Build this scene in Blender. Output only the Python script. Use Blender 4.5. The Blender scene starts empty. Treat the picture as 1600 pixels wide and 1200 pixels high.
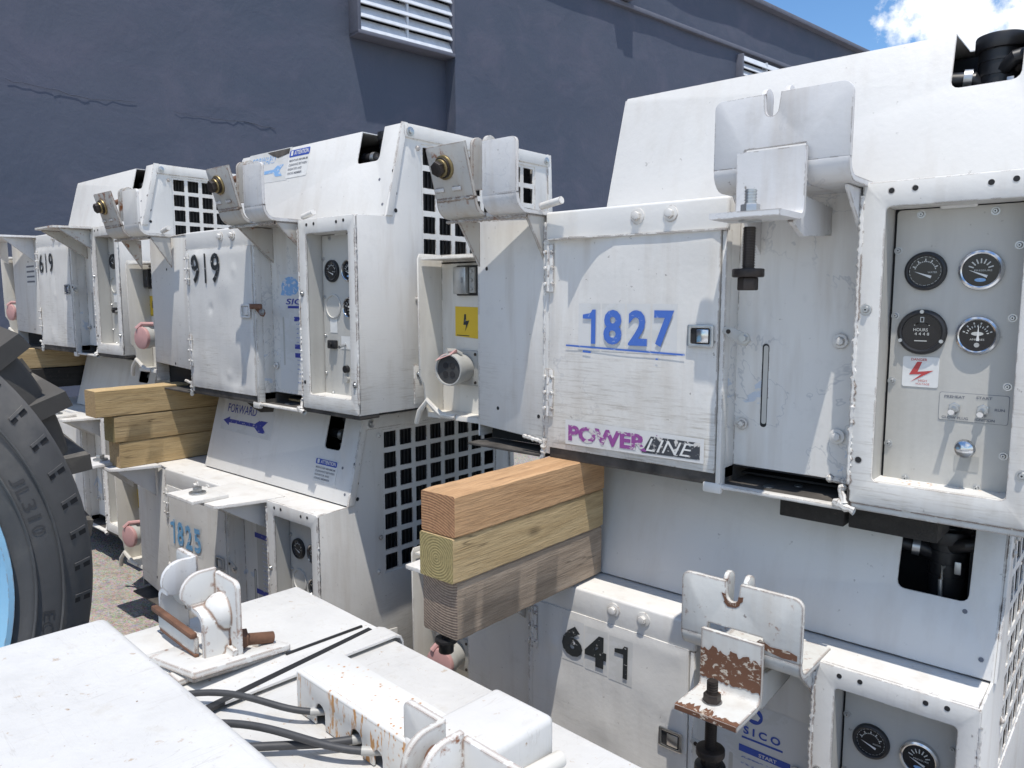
import bpy, bmesh, math, random
from mathutils import Vector, Matrix
R = math.radians
random.seed(7)
scene = bpy.context.scene
# ------------------------------------------------------------------ camera
cam = bpy.data.cameras.new('camera'); camo = bpy.data.objects.new('camera', cam)
scene.collection.objects.link(camo); scene.camera = camo
cam.sensor_width = 36; cam.lens = 1185/1600*36; cam.clip_start = 0.02; cam.clip_end = 2000
yaw, pitch = R(40.8), R(6.5)
Fv = Vector((-math.sin(yaw)*math.cos(pitch), math.cos(yaw)*math.cos(pitch), -math.sin(pitch)))
Rv = Vector((math.cos(yaw), math.sin(yaw), 0)); Uv = Rv.cross(Fv)
camo.matrix_world = Matrix(((Rv.x, Uv.x, -Fv.x, 0), (Rv.y, Uv.y, -Fv.y, 0), (Rv.z, Uv.z, -Fv.z, 0), (0, 0, 0, 1)))
# ------------------------------------------------------------------ sky and sun
SUND = Vector((.2, -.25, 1)).normalized()
world = bpy.data.worlds.new('World'); scene.world = world; world.use_nodes = True
nt = world.node_tree; nt.nodes.clear()
def N(nt, t, **kw):
    n = nt.nodes.new(t)
    for k, v in kw.items():
        if k.startswith('i_'):
            key = k[2:]; key = int(key) if key.isdigit() else key.replace('_', ' ')
            n.inputs[key].default_value = v
        else: setattr(n, k, v)
    return n
L = lambda nt, a, b: nt.links.new(a, b)
sky = N(nt, 'ShaderNodeTexSky', sky_type='NISHITA', sun_disc=False)
sky.sun_elevation = math.asin(SUND.z); sky.sun_rotation = math.atan2(SUND.x, SUND.y); sky.air_density = 1.0; sky.dust_density = .1; sky.ozone_density = 3.5
tc = N(nt, 'ShaderNodeTexCoord')
mp = N(nt, 'ShaderNodeMapping'); mp.inputs['Scale'].default_value = (1, 1, 1.8); mp.inputs['Location'].default_value = (.35, .1, .0)
L(nt, tc.outputs['Generated'], mp.inputs['Vector'])
cn = N(nt, 'ShaderNodeTexNoise', i_Scale=2.6, i_Detail=9.0, i_Roughness=.55); L(nt, mp.outputs[0], cn.inputs['Vector'])
cr = N(nt, 'ShaderNodeValToRGB'); cr.color_ramp.elements[0].position = .50; cr.color_ramp.elements[1].position = .60
L(nt, cn.outputs['Fac'], cr.inputs[0])
hs = N(nt, 'ShaderNodeHueSaturation', i_Saturation=1.15, i_Value=.85); L(nt, sky.outputs[0], hs.inputs['Color'])
_r = Fv+Rv*((1575-800)/1185)+Uv*((600-15)/1185); _r.normalize()     # one cumulus stands low in the north east
vn = N(nt, 'ShaderNodeVectorMath', operation='NORMALIZE'); L(nt, tc.outputs['Generated'], vn.inputs[0])
dt = N(nt, 'ShaderNodeVectorMath', operation='DOT_PRODUCT'); L(nt, vn.outputs[0], dt.inputs[0]); dt.inputs[1].default_value = _r
m1 = N(nt, 'ShaderNodeMapRange', i_1=math.cos(R(10.5)), i_2=math.cos(R(4)), i_3=0.0, i_4=.45); L(nt, dt.outputs['Value'], m1.inputs[0])
m2 = N(nt, 'ShaderNodeMapRange', i_1=math.cos(R(45)), i_2=math.cos(R(22)), i_3=0.0, i_4=.30); L(nt, dt.outputs['Value'], m2.inputs[0])
n2_ = N(nt, 'ShaderNodeTexNoise', i_Scale=9.0, i_Detail=8.0, i_Roughness=.6); L(nt, tc.outputs['Generated'], n2_.inputs['Vector'])
q1 = N(nt, 'ShaderNodeMath', operation='SUBTRACT'); L(nt, cn.outputs['Fac'], q1.inputs[0]); L(nt, m2.outputs[0], q1.inputs[1])
q2 = N(nt, 'ShaderNodeMath', operation='MULTIPLY_ADD', i_1=1.3, i_2=-.42); L(nt, n2_.outputs['Fac'], q2.inputs[0])
q3 = N(nt, 'ShaderNodeMath', operation='ADD'); L(nt, m1.outputs[0], q3.inputs[0]); L(nt, q2.outputs[0], q3.inputs[1])
q4 = N(nt, 'ShaderNodeMath', operation='MAXIMUM'); L(nt, q1.outputs[0], q4.inputs[0]); L(nt, q3.outputs[0], q4.inputs[1])
nt.links.remove(cr.inputs[0].links[0]); L(nt, q4.outputs[0], cr.inputs[0])
mx = N(nt, 'ShaderNodeMixRGB'); L(nt, cr.outputs[0], mx.inputs[0]); L(nt, hs.outputs[0], mx.inputs[1]); mx.inputs[2].default_value = (5.6, 5.8, 6.0, 1)
bg = N(nt, 'ShaderNodeBackground', i_Strength=.15); L(nt, mx.outputs[0], bg.inputs[0])
wo = N(nt, 'ShaderNodeOutputWorld'); L(nt, bg.outputs[0], wo.inputs[0])
sl = bpy.data.lights.new('sun', 'SUN'); sl.energy = 3.1; sl.angle = R(.53); sl.color = (1, .945, .865)
so = bpy.data.objects.new('sun', sl); scene.collection.objects.link(so)
so.rotation_euler = SUND.to_track_quat('Z', 'Y').to_euler()
scene.view_settings.view_transform = 'Standard'; scene.view_settings.look = 'None'
scene.view_settings.gamma = 1; scene.view_settings.exposure = 0.48
try: scene.cycles.max_bounces = 6; scene.cycles.use_denoising = True
except Exception: pass
# ------------------------------------------------------------------ materials
def newmat(name):
    m = bpy.data.materials.new(name); m.use_nodes = True; t = m.node_tree
    b = t.nodes['Principled BSDF']
    return m, t, b
def coords(t, scale=(1, 1, 1), rnd=True):
    c = N(t, 'ShaderNodeTexCoord'); m = N(t, 'ShaderNodeMapping'); m.inputs['Scale'].default_value = scale
    if rnd:
        oi = N(t, 'ShaderNodeObjectInfo'); ml = N(t, 'ShaderNodeMath', operation='MULTIPLY', i_1=37.0)
        L(t, oi.outputs['Random'], ml.inputs[0]); ad = N(t, 'ShaderNodeVectorMath', operation='ADD')
        L(t, c.outputs['Object'], ad.inputs[0]); L(t, ml.outputs[0], ad.inputs[1]); L(t, ad.outputs[0], m.inputs['Vector'])
    else: L(t, c.outputs['Object'], m.inputs['Vector'])
    return m.outputs[0]
def ramp(t, src, p0, p1, c0=(0, 0, 0, 1), c1=(1, 1, 1, 1)):
    r = N(t, 'ShaderNodeValToRGB'); r.color_ramp.elements[0].position = p0; r.color_ramp.elements[1].position = p1
    r.color_ramp.elements[0].color = c0; r.color_ramp.elements[1].color = c1
    L(t, src, r.inputs[0]); return r.outputs[0]
def noise(t, vec, scale, detail=3, rough=.5, dist=0):
    n = N(t, 'ShaderNodeTexNoise', i_Scale=scale, i_Detail=detail, i_Roughness=rough, i_Distortion=dist); L(t, vec, n.inputs['Vector']); return n.outputs['Fac']
def mix(t, fac, a, b, mode='MIX'):
    m = N(t, 'ShaderNodeMixRGB', blend_type=mode)
    for i, v in ((0, fac), (1, a), (2, b)):
        if hasattr(v, 'links'): L(t, v, m.inputs[i])
        elif i == 0: m.inputs[0].default_value = v
        else: m.inputs[i].default_value = (*v, 1) if len(v) == 3 else v
    return m.outputs[0]
def math_(t, op, a, b):
    m = N(t, 'ShaderNodeMath', operation=op); m.use_clamp = True
    for i, v in ((0, a), (1, b)):
        if hasattr(v, 'links'): L(t, v, m.inputs[i])
        else: m.inputs[i].default_value = v
    return m.outputs[0]
def bump(t, b, src, strength, dist, prev=None):
    n = N(t, 'ShaderNodeBump', i_Strength=strength, i_Distance=dist); L(t, src, n.inputs['Height'])
    if prev: L(t, prev, n.inputs['Normal'])
    L(t, n.outputs[0], b.inputs['Normal']); return n.outputs[0]
def paint(name, base=(.715, .703, .672), dirt=.35, rust=.0, chips=.5, edge=True, rough=.45, peel=.0, dents=.5, edgecol=(.12, .07, .045), tint=(.42, .36, .29), ew=1.0, grime=.0, cracks=.0):
    m, t, b = newmat(name); v = coords(t)
    vs = coords(t, (9, 9, 1.1))
    n1 = noise(t, v, 2.3, 4, .6); n2 = noise(t, vs, 2.2, 4, .6); n3 = noise(t, v, 70, 3, .6); n4 = noise(t, v, 14, 5, .65)
    col = mix(t, ramp(t, n1, .3, .75), base, tuple(c*.90 for c in base))
    d = math_(t, 'MULTIPLY', ramp(t, n2, .50, .78), dirt)
    col = mix(t, d, col, tint)
    d2 = math_(t, 'MULTIPLY', ramp(t, n4, .58, .80), dirt*.8)
    col = mix(t, d2, col, (.45, .44, .42))
    sp = math_(t, 'MULTIPLY', ramp(t, n3, .70, .76), chips)          # small specks
    col = mix(t, sp, col, (.22, .2, .18))
    if peel > 0:                                                     # old pale blue coat showing where the white flaked off
        n5 = noise(t, v, 9, 6, .6, .6)
        pk = math_(t, 'MULTIPLY', ramp(t, n5, .71-.06*peel, .72-.06*peel), .75)
        col = mix(t, pk, col, (.46, .53, .63))
    if cracks > 0:                                                   # hairline edges of lifting paint
        nc = noise(t, v, 5.5, 5, .62, .4); sb = N(t, 'ShaderNodeMath', operation='SUBTRACT', i_1=.5); L(t, nc, sb.inputs[0]); ab_ = N(t, 'ShaderNodeMath', operation='ABSOLUTE'); L(t, sb.outputs[0], ab_.inputs[0])
        ln = math_(t, 'MULTIPLY', ramp(t, ab_.outputs[0], .0025, .0065, (1, 1, 1, 1), (0, 0, 0, 1)), ramp(t, noise(t, v, 3.1, 2), .50, .56)); col = mix(t, math_(t, 'MULTIPLY', ln, cracks), col, (.22, .25, .30))
    if grime > 0:                                                    # road dirt gathered low on the sheet, in thin horizontal scratches
        tcx = N(t, 'ShaderNodeTexCoord'); sx = N(t, 'ShaderNodeSeparateXYZ'); L(t, tcx.outputs['Object'], sx.inputs[0])
        low = N(t, 'ShaderNodeMapRange', i_1=.30, i_2=.0, i_3=0.0, i_4=1.0); L(t, sx.outputs['Z'], low.inputs[0])
        g1 = ramp(t, noise(t, coords(t, (5, 5, 85)), 3, 5, .7), .50, .66); g2 = ramp(t, noise(t, v, 7, 4, .6), .38, .68)
        gm = math_(t, 'MULTIPLY', math_(t, 'MULTIPLY', low.outputs[0], g1), math_(t, 'MULTIPLY', g2, 1.5*grime))
        col = mix(t, gm, col, (.33, .29, .24)); col = mix(t, math_(t, 'MULTIPLY', math_(t, 'MULTIPLY', low.outputs[0], g2), .4*grime), col, (.50, .48, .42))
    if rust > 0:
        n6 = noise(t, v, 38, 5, .7); n7 = noise(t, v, 6, 2)
        rk = ramp(t, math_(t, 'ADD', math_(t, 'MULTIPLY', n6, .7), math_(t, 'MULTIPLY', n7, .35)), .62-.08*rust, .70-.08*rust)
        col = mix(t, math_(t, 'MULTIPLY', ramp(t, n6, .45, .8), .35*rust), col, (.55, .36, .18))
        col = mix(t, rk, col, (.24, .09, .035))
    if edge:
        bv = N(t, 'ShaderNodeBevel', i_Radius=.0035*max(1, ew*.7)); bv.samples = 3
        g = N(t, 'ShaderNodeNewGeometry'); dp = N(t, 'ShaderNodeVectorMath', operation='DOT_PRODUCT')
        L(t, bv.outputs[0], dp.inputs[0]); L(t, g.outputs['Normal'], dp.inputs[1])
        em = N(t, 'ShaderNodeMath', operation='SUBTRACT', i_0=1.0); L(t, dp.outputs['Value'], em.inputs[1])
        nf = math_(t, 'MULTIPLY', ramp(t, n4, .44-.12*(ew > 2), .60-.12*(ew > 2)), ramp(t, noise(t, v, 55, 4, .6), .36, .56))
        ek = ramp(t, math_(t, 'MULTIPLY', math_(t, 'MULTIPLY', em.outputs[0], 5.0*ew), nf), .15, .32)
        col = mix(t, math_(t, 'MULTIPLY', ek, .85*min(1, chips+.2)), col, edgecol)
    L(t, col, b.inputs['Base Color'])
    L(t, ramp(t, n4, .2, .8, (rough-.08,)*3+(1,), (rough+.2,)*3+(1,)), b.inputs['Roughness'])
    b.inputs['Specular IOR Level'].default_value = .4
    p = bump(t, b, noise(t, v, 5, 2), dents, .006)
    bump(t, b, noise(t, v, 90, 4), .35, .0012, p)
    return m
def scuffed(name, base):
    m, t, b = newmat(name); v = coords(t); n1 = noise(t, v, 4, 5, .65); n2 = noise(t, v, 30, 4, .7); n3 = noise(t, v, 110, 3, .6)
    col = mix(t, ramp(t, n1, .35, .7), base, tuple(c*.86 for c in base)); col = mix(t, math_(t, 'MULTIPLY', ramp(t, n2, .56, .74), .35), col, (.47, .43, .36))
    for sc, an in (((3, 60, 3), 1.3), ((50, 4, 3), .9), ((26, 22, 3), 2.1)):       # three sets of fine scratches
        w = noise(t, coords(t, sc), an, 3, .5); sb = N(t, 'ShaderNodeMath', operation='SUBTRACT', i_1=.5); L(t, w, sb.inputs[0]); ab = N(t, 'ShaderNodeMath', operation='ABSOLUTE'); L(t, sb.outputs[0], ab.inputs[0])
        col = mix(t, math_(t, 'MULTIPLY', ramp(t, ab.outputs[0], .002, .006, (1, 1, 1, 1), (0, 0, 0, 1)), math_(t, 'MULTIPLY', ramp(t, noise(t, v, 5+an, 2), .54, .62), .35)), col, (.40, .37, .33))
    col = mix(t, ramp(t, n3, .71, .75), col, (.22, .16, .11)); col = mix(t, math_(t, 'MULTIPLY', ramp(t, noise(t, v, 55, 4, .6), .66, .72), .6), col, (.40, .27, .15))
    L(t, col, b.inputs['Base Color']); L(t, ramp(t, n2, .3, .7, (.35,)*3+(1,), (.6,)*3+(1,)), b.inputs['Roughness'])
    p = bump(t, b, n1, .4, .006); bump(t, b, n3, .3, .0008, p); return m
def rustspeck():
    m, t, b = newmat('rust_speckled_white_paint'); v = coords(t); c3 = N(t, 'ShaderNodeTexCoord'); sx = N(t, 'ShaderNodeSeparateXYZ'); L(t, c3.outputs['Normal'], sx.inputs[0])
    vo = N(t, 'ShaderNodeTexVoronoi', i_Scale=95.0, i_Randomness=1.0); L(t, v, vo.inputs['Vector'])
    n1 = noise(t, v, 12, 3); n2 = noise(t, v, 160, 3, .6); big = ramp(t, n1, .44, .54)
    d = N(t, 'ShaderNodeMath', operation='ADD'); L(t, vo.outputs['Distance'], d.inputs[0]); ml = N(t, 'ShaderNodeMath', operation='MULTIPLY', i_1=.35); L(t, n2, ml.inputs[0]); L(t, ml.outputs[0], d.inputs[1])
    spot = math_(t, 'MULTIPLY', ramp(t, d.outputs[0], .30, .36, (1, 1, 1, 1), (0, 0, 0, 1)), big); halo = math_(t, 'MULTIPLY', ramp(t, d.outputs[0], .32, .52, (1, 1, 1, 1), (0, 0, 0, 1)), math_(t, 'MULTIPLY', big, .45))
    up = ramp(t, sx.outputs['Z'], .3, .6, (1, 1, 1, 1), (0, 0, 0, 1))
    st = math_(t, 'MULTIPLY', ramp(t, noise(t, coords(t, (60, 60, 14)), 1.6, 5, .65), .52, .57), ramp(t, noise(t, v, 9, 2), .42, .52)); st = math_(t, 'MULTIPLY', st, up)
    col = mix(t, halo, (.67, .665, .64), (.62, .46, .27)); col = mix(t, spot, col, (.42, .17, .05)); col = mix(t, st, col, (.50, .25, .08))
    L(t, col, b.inputs['Base Color']); b.inputs['Roughness'].default_value = .5; bump(t, b, noise(t, v, 60, 4), .3, .001); return m
def plain(name, col, rough=.5, metal=0.0, vary=.15, scale=40, bmp=.1):
    m, t, b = newmat(name); v = coords(t); n = noise(t, v, scale, 4, .6)
    c = mix(t, ramp(t, n, .3, .8), col, tuple(x*(1-vary) for x in col)); L(t, c, b.inputs['Base Color'])
    b.inputs['Roughness'].default_value = rough; b.inputs['Metallic'].default_value = metal
    if bmp: bump(t, b, n, bmp, .001)
    return m
def worn(name, col, under=(.62, .62, .6), amount=.5, scale=45, rough=.5):   # printed film that has partly flaked away
    m, t, b = newmat(name); v = coords(t, (1, 1, 1.6)); n = noise(t, v, scale, 6, .65, .5)
    c = mix(t, ramp(t, n, .62-.3*amount, .65-.3*amount), col, under); L(t, c, b.inputs['Base Color'])
    b.inputs['Roughness'].default_value = rough; bump(t, b, n, .3, .0006); return m
WHITE = paint('white_paint', dirt=.42, chips=.8, grime=.6, ew=1.6)
DOORW = paint('white_door_paint', dirt=.42, chips=.8, dents=.6, grime=1.4, ew=1.6, cracks=.25)
WHITE2 = paint('white_paint_clean', dirt=.22, chips=.5, edge=True, dents=.45, rough=.38, base=(.74, .730, .702))
WHITEP = paint('white_paint_flaking', dirt=.5, chips=.8, peel=1.0, cracks=.35)
WHITED = paint('white_paint_dented', dirt=.4, chips=.6, dents=.8, tint=(.45, .43, .4), grime=.7)
BAYW = paint('cream_white_paint', base=(.68, .66, .61), dirt=.5, chips=.6)
RUSTW = paint('rusty_white_paint', base=(.64, .64, .61), dirt=.45, rust=.12, chips=.9, edgecol=(.13, .055, .028), ew=2.4)
RUSTC = rustspeck()
BRKT = paint('bracket_paint', base=(.66, .66, .66), dirt=.55, chips=1.0, rust=.0, cracks=.2, edgecol=(.12, .08, .05), peel=.15, ew=1.5)
BRKR = paint('worn_bracket_paint', base=(.52, .51, .48), dirt=.9, chips=1.0, rust=.2, edgecol=(.13, .065, .035), ew=2.2)
FGW = paint('foreground_bracket_paint', base=(.68, .675, .65), dirt=.3, chips=.9, rust=.1, edgecol=(.2, .10, .05), ew=2.4)
RUST = plain('rusted_steel', (.20, .10, .06), .85, 0, .6, 30, .6)
GREY = paint('grey_panel_paint', base=(.52, .51, .475), dirt=.45, chips=.7, edge=False, rough=.5, tint=(.36, .34, .3))
BLACK = plain('black_plastic', (.018, .018, .02), .4)
DARK = plain('dark_interior', (.022, .022, .024), .8, 0, .5, 12)
GRIME = plain('grimy_steel', (.10, .09, .08), .8, 0, .85, 22, .6)
STEEL = plain('zinc_steel', (.55, .56, .56), .35, .85, .3)
DSTEEL = plain('dark_oiled_steel', (.06, .05, .045), .5, .6, .5)
FIN = plain('radiator_fin', (.055, .055, .055), .7, 0, .5)
BRASS = plain('yellow_zinc', (.42, .33, .17), .4, .8, .4)
CHROME = plain('chrome', (.7, .71, .72), .18, 1.0, .2, 60, .05)
GLASSB = plain('gauge_face', (.012, .012, .014), .18, 0, .1, 10, 0)
MARK = plain('gauge_marking', (.55, .55, .52), .6, 0, .05, 10, 0)
BLUE = worn('blue_vinyl', (.06, .15, .50), (.3, .38, .62), -.02, 75)
LBLUE = worn('light_blue_vinyl', (.11, .34, .60), (.6, .62, .66), .10, 60)
FBLUE = worn('faded_blue_vinyl', (.22, .40, .66), (.62, .63, .66), .25, 60)
NAVY = worn('navy_vinyl', (.035, .05, .30), (.5, .5, .55), .08, 60)
BLK = worn('black_vinyl', (.018, .022, .025), (.6, .6, .6), .02, 60)
PURPLE = worn('purple_vinyl', (.27, .07, .27), (.58, .56, .54), .3, 55)
DKVIN = worn('dark_grey_vinyl', (.045, .05, .06), (.6, .58, .55), .22, 50)
FILM = worn('clear_film', (.64, .64, .63), (.6, .6, .58), .3, 12, .3)
REDM = plain('red_print', (.5, .06, .06), .5)
YEL = worn('yellow_label', (.68, .46, .03), (.6, .5, .25), .06, 20)
PAPER = plain('white_label', (.74, .74, .72), .5)
BTXT = plain('blue_print', (.04, .09, .42), .5)
GTXT = plain('grey_print', (.16, .17, .2), .6)
PINK = plain('pink_rubber', (.52, .30, .29), .6)
SOCK = plain('socket_grey', (.42, .42, .40), .45)
RFLK = worn('flaking_rust', (.15, .07, .04), (.52, .46, .38), .16, 70, .85)
def wood(name, a, b2, ends=False):
    m, t, b = newmat(name); v = coords(t, (14, 1.1, 14)); v2 = coords(t, (1, 1, 1))
    w = N(t, 'ShaderNodeTexNoise', i_Scale=3.2, i_Detail=6.0, i_Roughness=.6, i_Distortion=.8); L(t, v, w.inputs['Vector'])
    f = noise(t, coords(t, (90, 5, 90)), 4, 4, .6)
    c = mix(t, ramp(t, w.outputs['Fac'], .35, .65), a, b2); c = mix(t, math_(t, 'MULTIPLY', ramp(t, f, .45, .7), .5), c, tuple(x*.5 for x in b2))
    vk = N(t, 'ShaderNodeTexVoronoi', i_Scale=3.4); L(t, coords(t, (2.2, 1.0, 2.2)), vk.inputs['Vector'])
    kd = N(t, 'ShaderNodeMath', operation='ADD'); L(t, vk.outputs['Distance'], kd.inputs[0]); km = N(t, 'ShaderNodeMath', operation='MULTIPLY', i_1=.05); L(t, f, km.inputs[0]); L(t, km.outputs[0], kd.inputs[1])
    c = mix(t, math_(t, 'MULTIPLY', ramp(t, kd.outputs[0], .07, .12, (1, 1, 1, 1), (0, 0, 0, 1)), .75), c, tuple(x*.35 for x in b2))
    ck = noise(t, coords(t, (26, .9, 26)), 1.3, 3, .5); ab = N(t, 'ShaderNodeMath', operation='SUBTRACT', i_1=.5); L(t, ck, ab.inputs[0]); aa = N(t, 'ShaderNodeMath', operation='ABSOLUTE'); L(t, ab.outputs[0], aa.inputs[0])
    c = mix(t, math_(t, 'MULTIPLY', ramp(t, aa.outputs[0], .003, .010, (1, 1, 1, 1), (0, 0, 0, 1)), math_(t, 'MULTIPLY', ramp(t, noise(t, v2, 6, 2), .48, .6), .7)), c, tuple(x*.3 for x in b2))
    c = mix(t, math_(t, 'MULTIPLY', ramp(t, noise(t, v2, 60, 4, .7), .62, .75), .3), c, (.16, .13, .10))
    L(t, c, b.inputs['Base Color']); b.inputs['Roughness'].default_value = .8
    p = bump(t, b, f, .7, .0015); bump(t, b, w.outputs['Fac'], .5, .002, p); return m
def endgrain(name, a, b2, cx, cz):
    m, t, b = newmat(name); c = N(t, 'ShaderNodeTexCoord'); mp_ = N(t, 'ShaderNodeMapping'); mp_.inputs['Location'].default_value = (cx, 0, cz)
    L(t, c.outputs['Object'], mp_.inputs['Vector'])
    w = N(t, 'ShaderNodeTexWave', wave_type='RINGS', rings_direction='Y', i_Scale=62.0, i_Distortion=1.2, i_Detail=2.0); w.inputs['Detail Scale'].default_value = 2.0
    L(t, mp_.outputs[0], w.inputs['Vector'])
    f = noise(t, c.outputs['Object'], 120, 4, .7)
    col = mix(t, w.outputs['Fac'], a, b2); col = mix(t, math_(t, 'MULTIPLY', ramp(t, f, .45, .7), .5), col, tuple(x*.45 for x in b2))
    L(t, col, b.inputs['Base Color']); b.inputs['Roughness'].default_value = .85; p = bump(t, b, w.outputs['Fac'], .5, .001); bump(t, b, f, .5, .001, p); return m
WOODS = {'orange': wood('orange_timber', (.57, .355, .19), (.44, .26, .13)), 'yellow': wood('yellow_timber', (.54, .41, .23), (.41, .29, .145)),
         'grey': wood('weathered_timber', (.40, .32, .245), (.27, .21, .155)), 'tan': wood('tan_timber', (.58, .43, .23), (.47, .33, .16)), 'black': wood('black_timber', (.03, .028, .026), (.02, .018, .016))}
ENDS = {'orange': endgrain('orange_endgrain', (.44, .24, .12), (.26, .13, .065), .03, .13), 'yellow': endgrain('yellow_endgrain', (.36, .29, .13), (.24, .19, .08), .0, .0),
        'grey': endgrain('grey_endgrain', (.33, .26, .2), (.15, .11, .085), -.02, -.1), 'tan': endgrain('tan_endgrain', (.55, .40, .22), (.38, .26, .13), .02, .1), 'black': WOODS['black']}
def rubber(name, col, dusty):
    m, t, b = newmat(name); v = coords(t); n = noise(t, v, 3, 6, .65); n2 = noise(t, v, 30, 4, .6)
    c = mix(t, ramp(t, n, .35, .7), col, tuple(x*1.5 for x in col)); c = mix(t, math_(t, 'MULTIPLY', ramp(t, n, .5, .72), dusty), c, (.3, .27, .22))
    L(t, c, b.inputs['Base Color']); b.inputs['Roughness'].default_value = .75; bump(t, b, n2, .4, .002); return m
TYRE = rubber('tyre_rubber', (.075, .075, .076), .35); TYRED = rubber('dusty_tyre_rubber', (.065, .062, .058), .8)
def stucco():
    m, t, b = newmat('blue_grey_stucco'); v = coords(t, rnd=False)
    n1 = noise(t, v, .45, 5, .6); n2 = noise(t, v, 2.2, 5, .6, .5); n3 = noise(t, v, 22, 5, .7)
    c = mix(t, ramp(t, n1, .3, .7), (.056, .074, .112), (.078, .090, .128)); c = mix(t, math_(t, 'MULTIPLY', ramp(t, n2, .52, .75), .4), c, (.125, .122, .165))
    n5 = noise(t, coords(t, (1.2, 1.2, 3.5), False), .8, 6, .65, .8); c = mix(t, math_(t, 'MULTIPLY', ramp(t, n5, .50, .70), .32), c, (.100, .100, .146))
    c = mix(t, math_(t, 'MULTIPLY', ramp(t, n3, .55, .8), .3), c, (.05, .062, .10))
    L(t, c, b.inputs['Base Color']); b.inputs['Roughness'].default_value = .85
    p = bump(t, b, n2, .22, .05); p = bump(t, b, noise(t, v, 6, 5, .6, .3), .2, .02, p); bump(t, b, n3, .4, .004, p); return m
STUC = stucco()
TRIM = plain('wall_trim', (.13, .14, .18), .8, 0, .2, 8)
ALU = plain('painted_louver', (.62, .66, .72), .5, .0, .25, 12)
def groundmat():
    m, t, b = newmat('gravelly_asphalt'); v = coords(t, rnd=False)
    n1 = noise(t, v, 1.2, 5, .6); n2 = noise(t, v, 18, 6, .75); vo = N(t, 'ShaderNodeTexVoronoi', i_Scale=110.0); L(t, v, vo.inputs['Vector'])
    c = mix(t, ramp(t, n1, .3, .7), (.47, .43, .385), (.38, .345, .305)); c = mix(t, ramp(t, n2, .5, .75), c, (.24, .20, .17))
    c = mix(t, .35, c, vo.outputs['Color'], 'SOFT_LIGHT')
    L(t, c, b.inputs['Base Color']); b.inputs['Roughness'].default_value = .9
    p = bump(t, b, n2, .8, .03); bump(t, b, vo.outputs['Distance'], .7, .008, p); return m
GROUND = groundmat()
RIMB = paint('blue_rim_paint', base=(.33, .60, .80), dirt=.35, chips=.7, tint=(.5, .5, .5), edgecol=(.3, .14, .06))
# ------------------------------------------------------------------ mesh builder
I4 = Matrix.Identity(4)
def MF(y): return Matrix(((1, 0, 0, 0), (0, 0, -1, y), (0, 1, 0, 0), (0, 0, 0, 1)))      # u=x v=z w=-y
def ME(x): return Matrix(((0, 0, 1, x), (1, 0, 0, 0), (0, 1, 0, 0), (0, 0, 0, 1)))       # u=y v=z w=+x
def MT(z): return Matrix.Translation((0, 0, z))
def frameM(o, u, v):
    u = Vector(u).normalized(); v = Vector(v); v = (v-u*v.dot(u)).normalized(); w = u.cross(v); o = Vector(o)
    return Matrix(((u.x, v.x, w.x, o.x), (u.y, v.y, w.y, o.y), (u.z, v.z, w.z, o.z), (0, 0, 0, 1)))
def rrect(x0, x1, y0, y1, r=0, n=4, corners=(1, 1, 1, 1)):
    out = []
    for k, (cx, cy, a) in enumerate(((x1-r, y1-r, 0), (x0+r, y1-r, 90), (x0+r, y0+r, 180), (x1-r, y0+r, 270))):
        if r <= 0 or not corners[k]:
            out.append(((x1, y1), (x0, y1), (x0, y0), (x1, y0))[k]); continue
        for i in range(n+1):
            q = R(a+90*i/n); out.append((cx+r*math.cos(q), cy+r*math.sin(q)))
    return out
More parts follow.
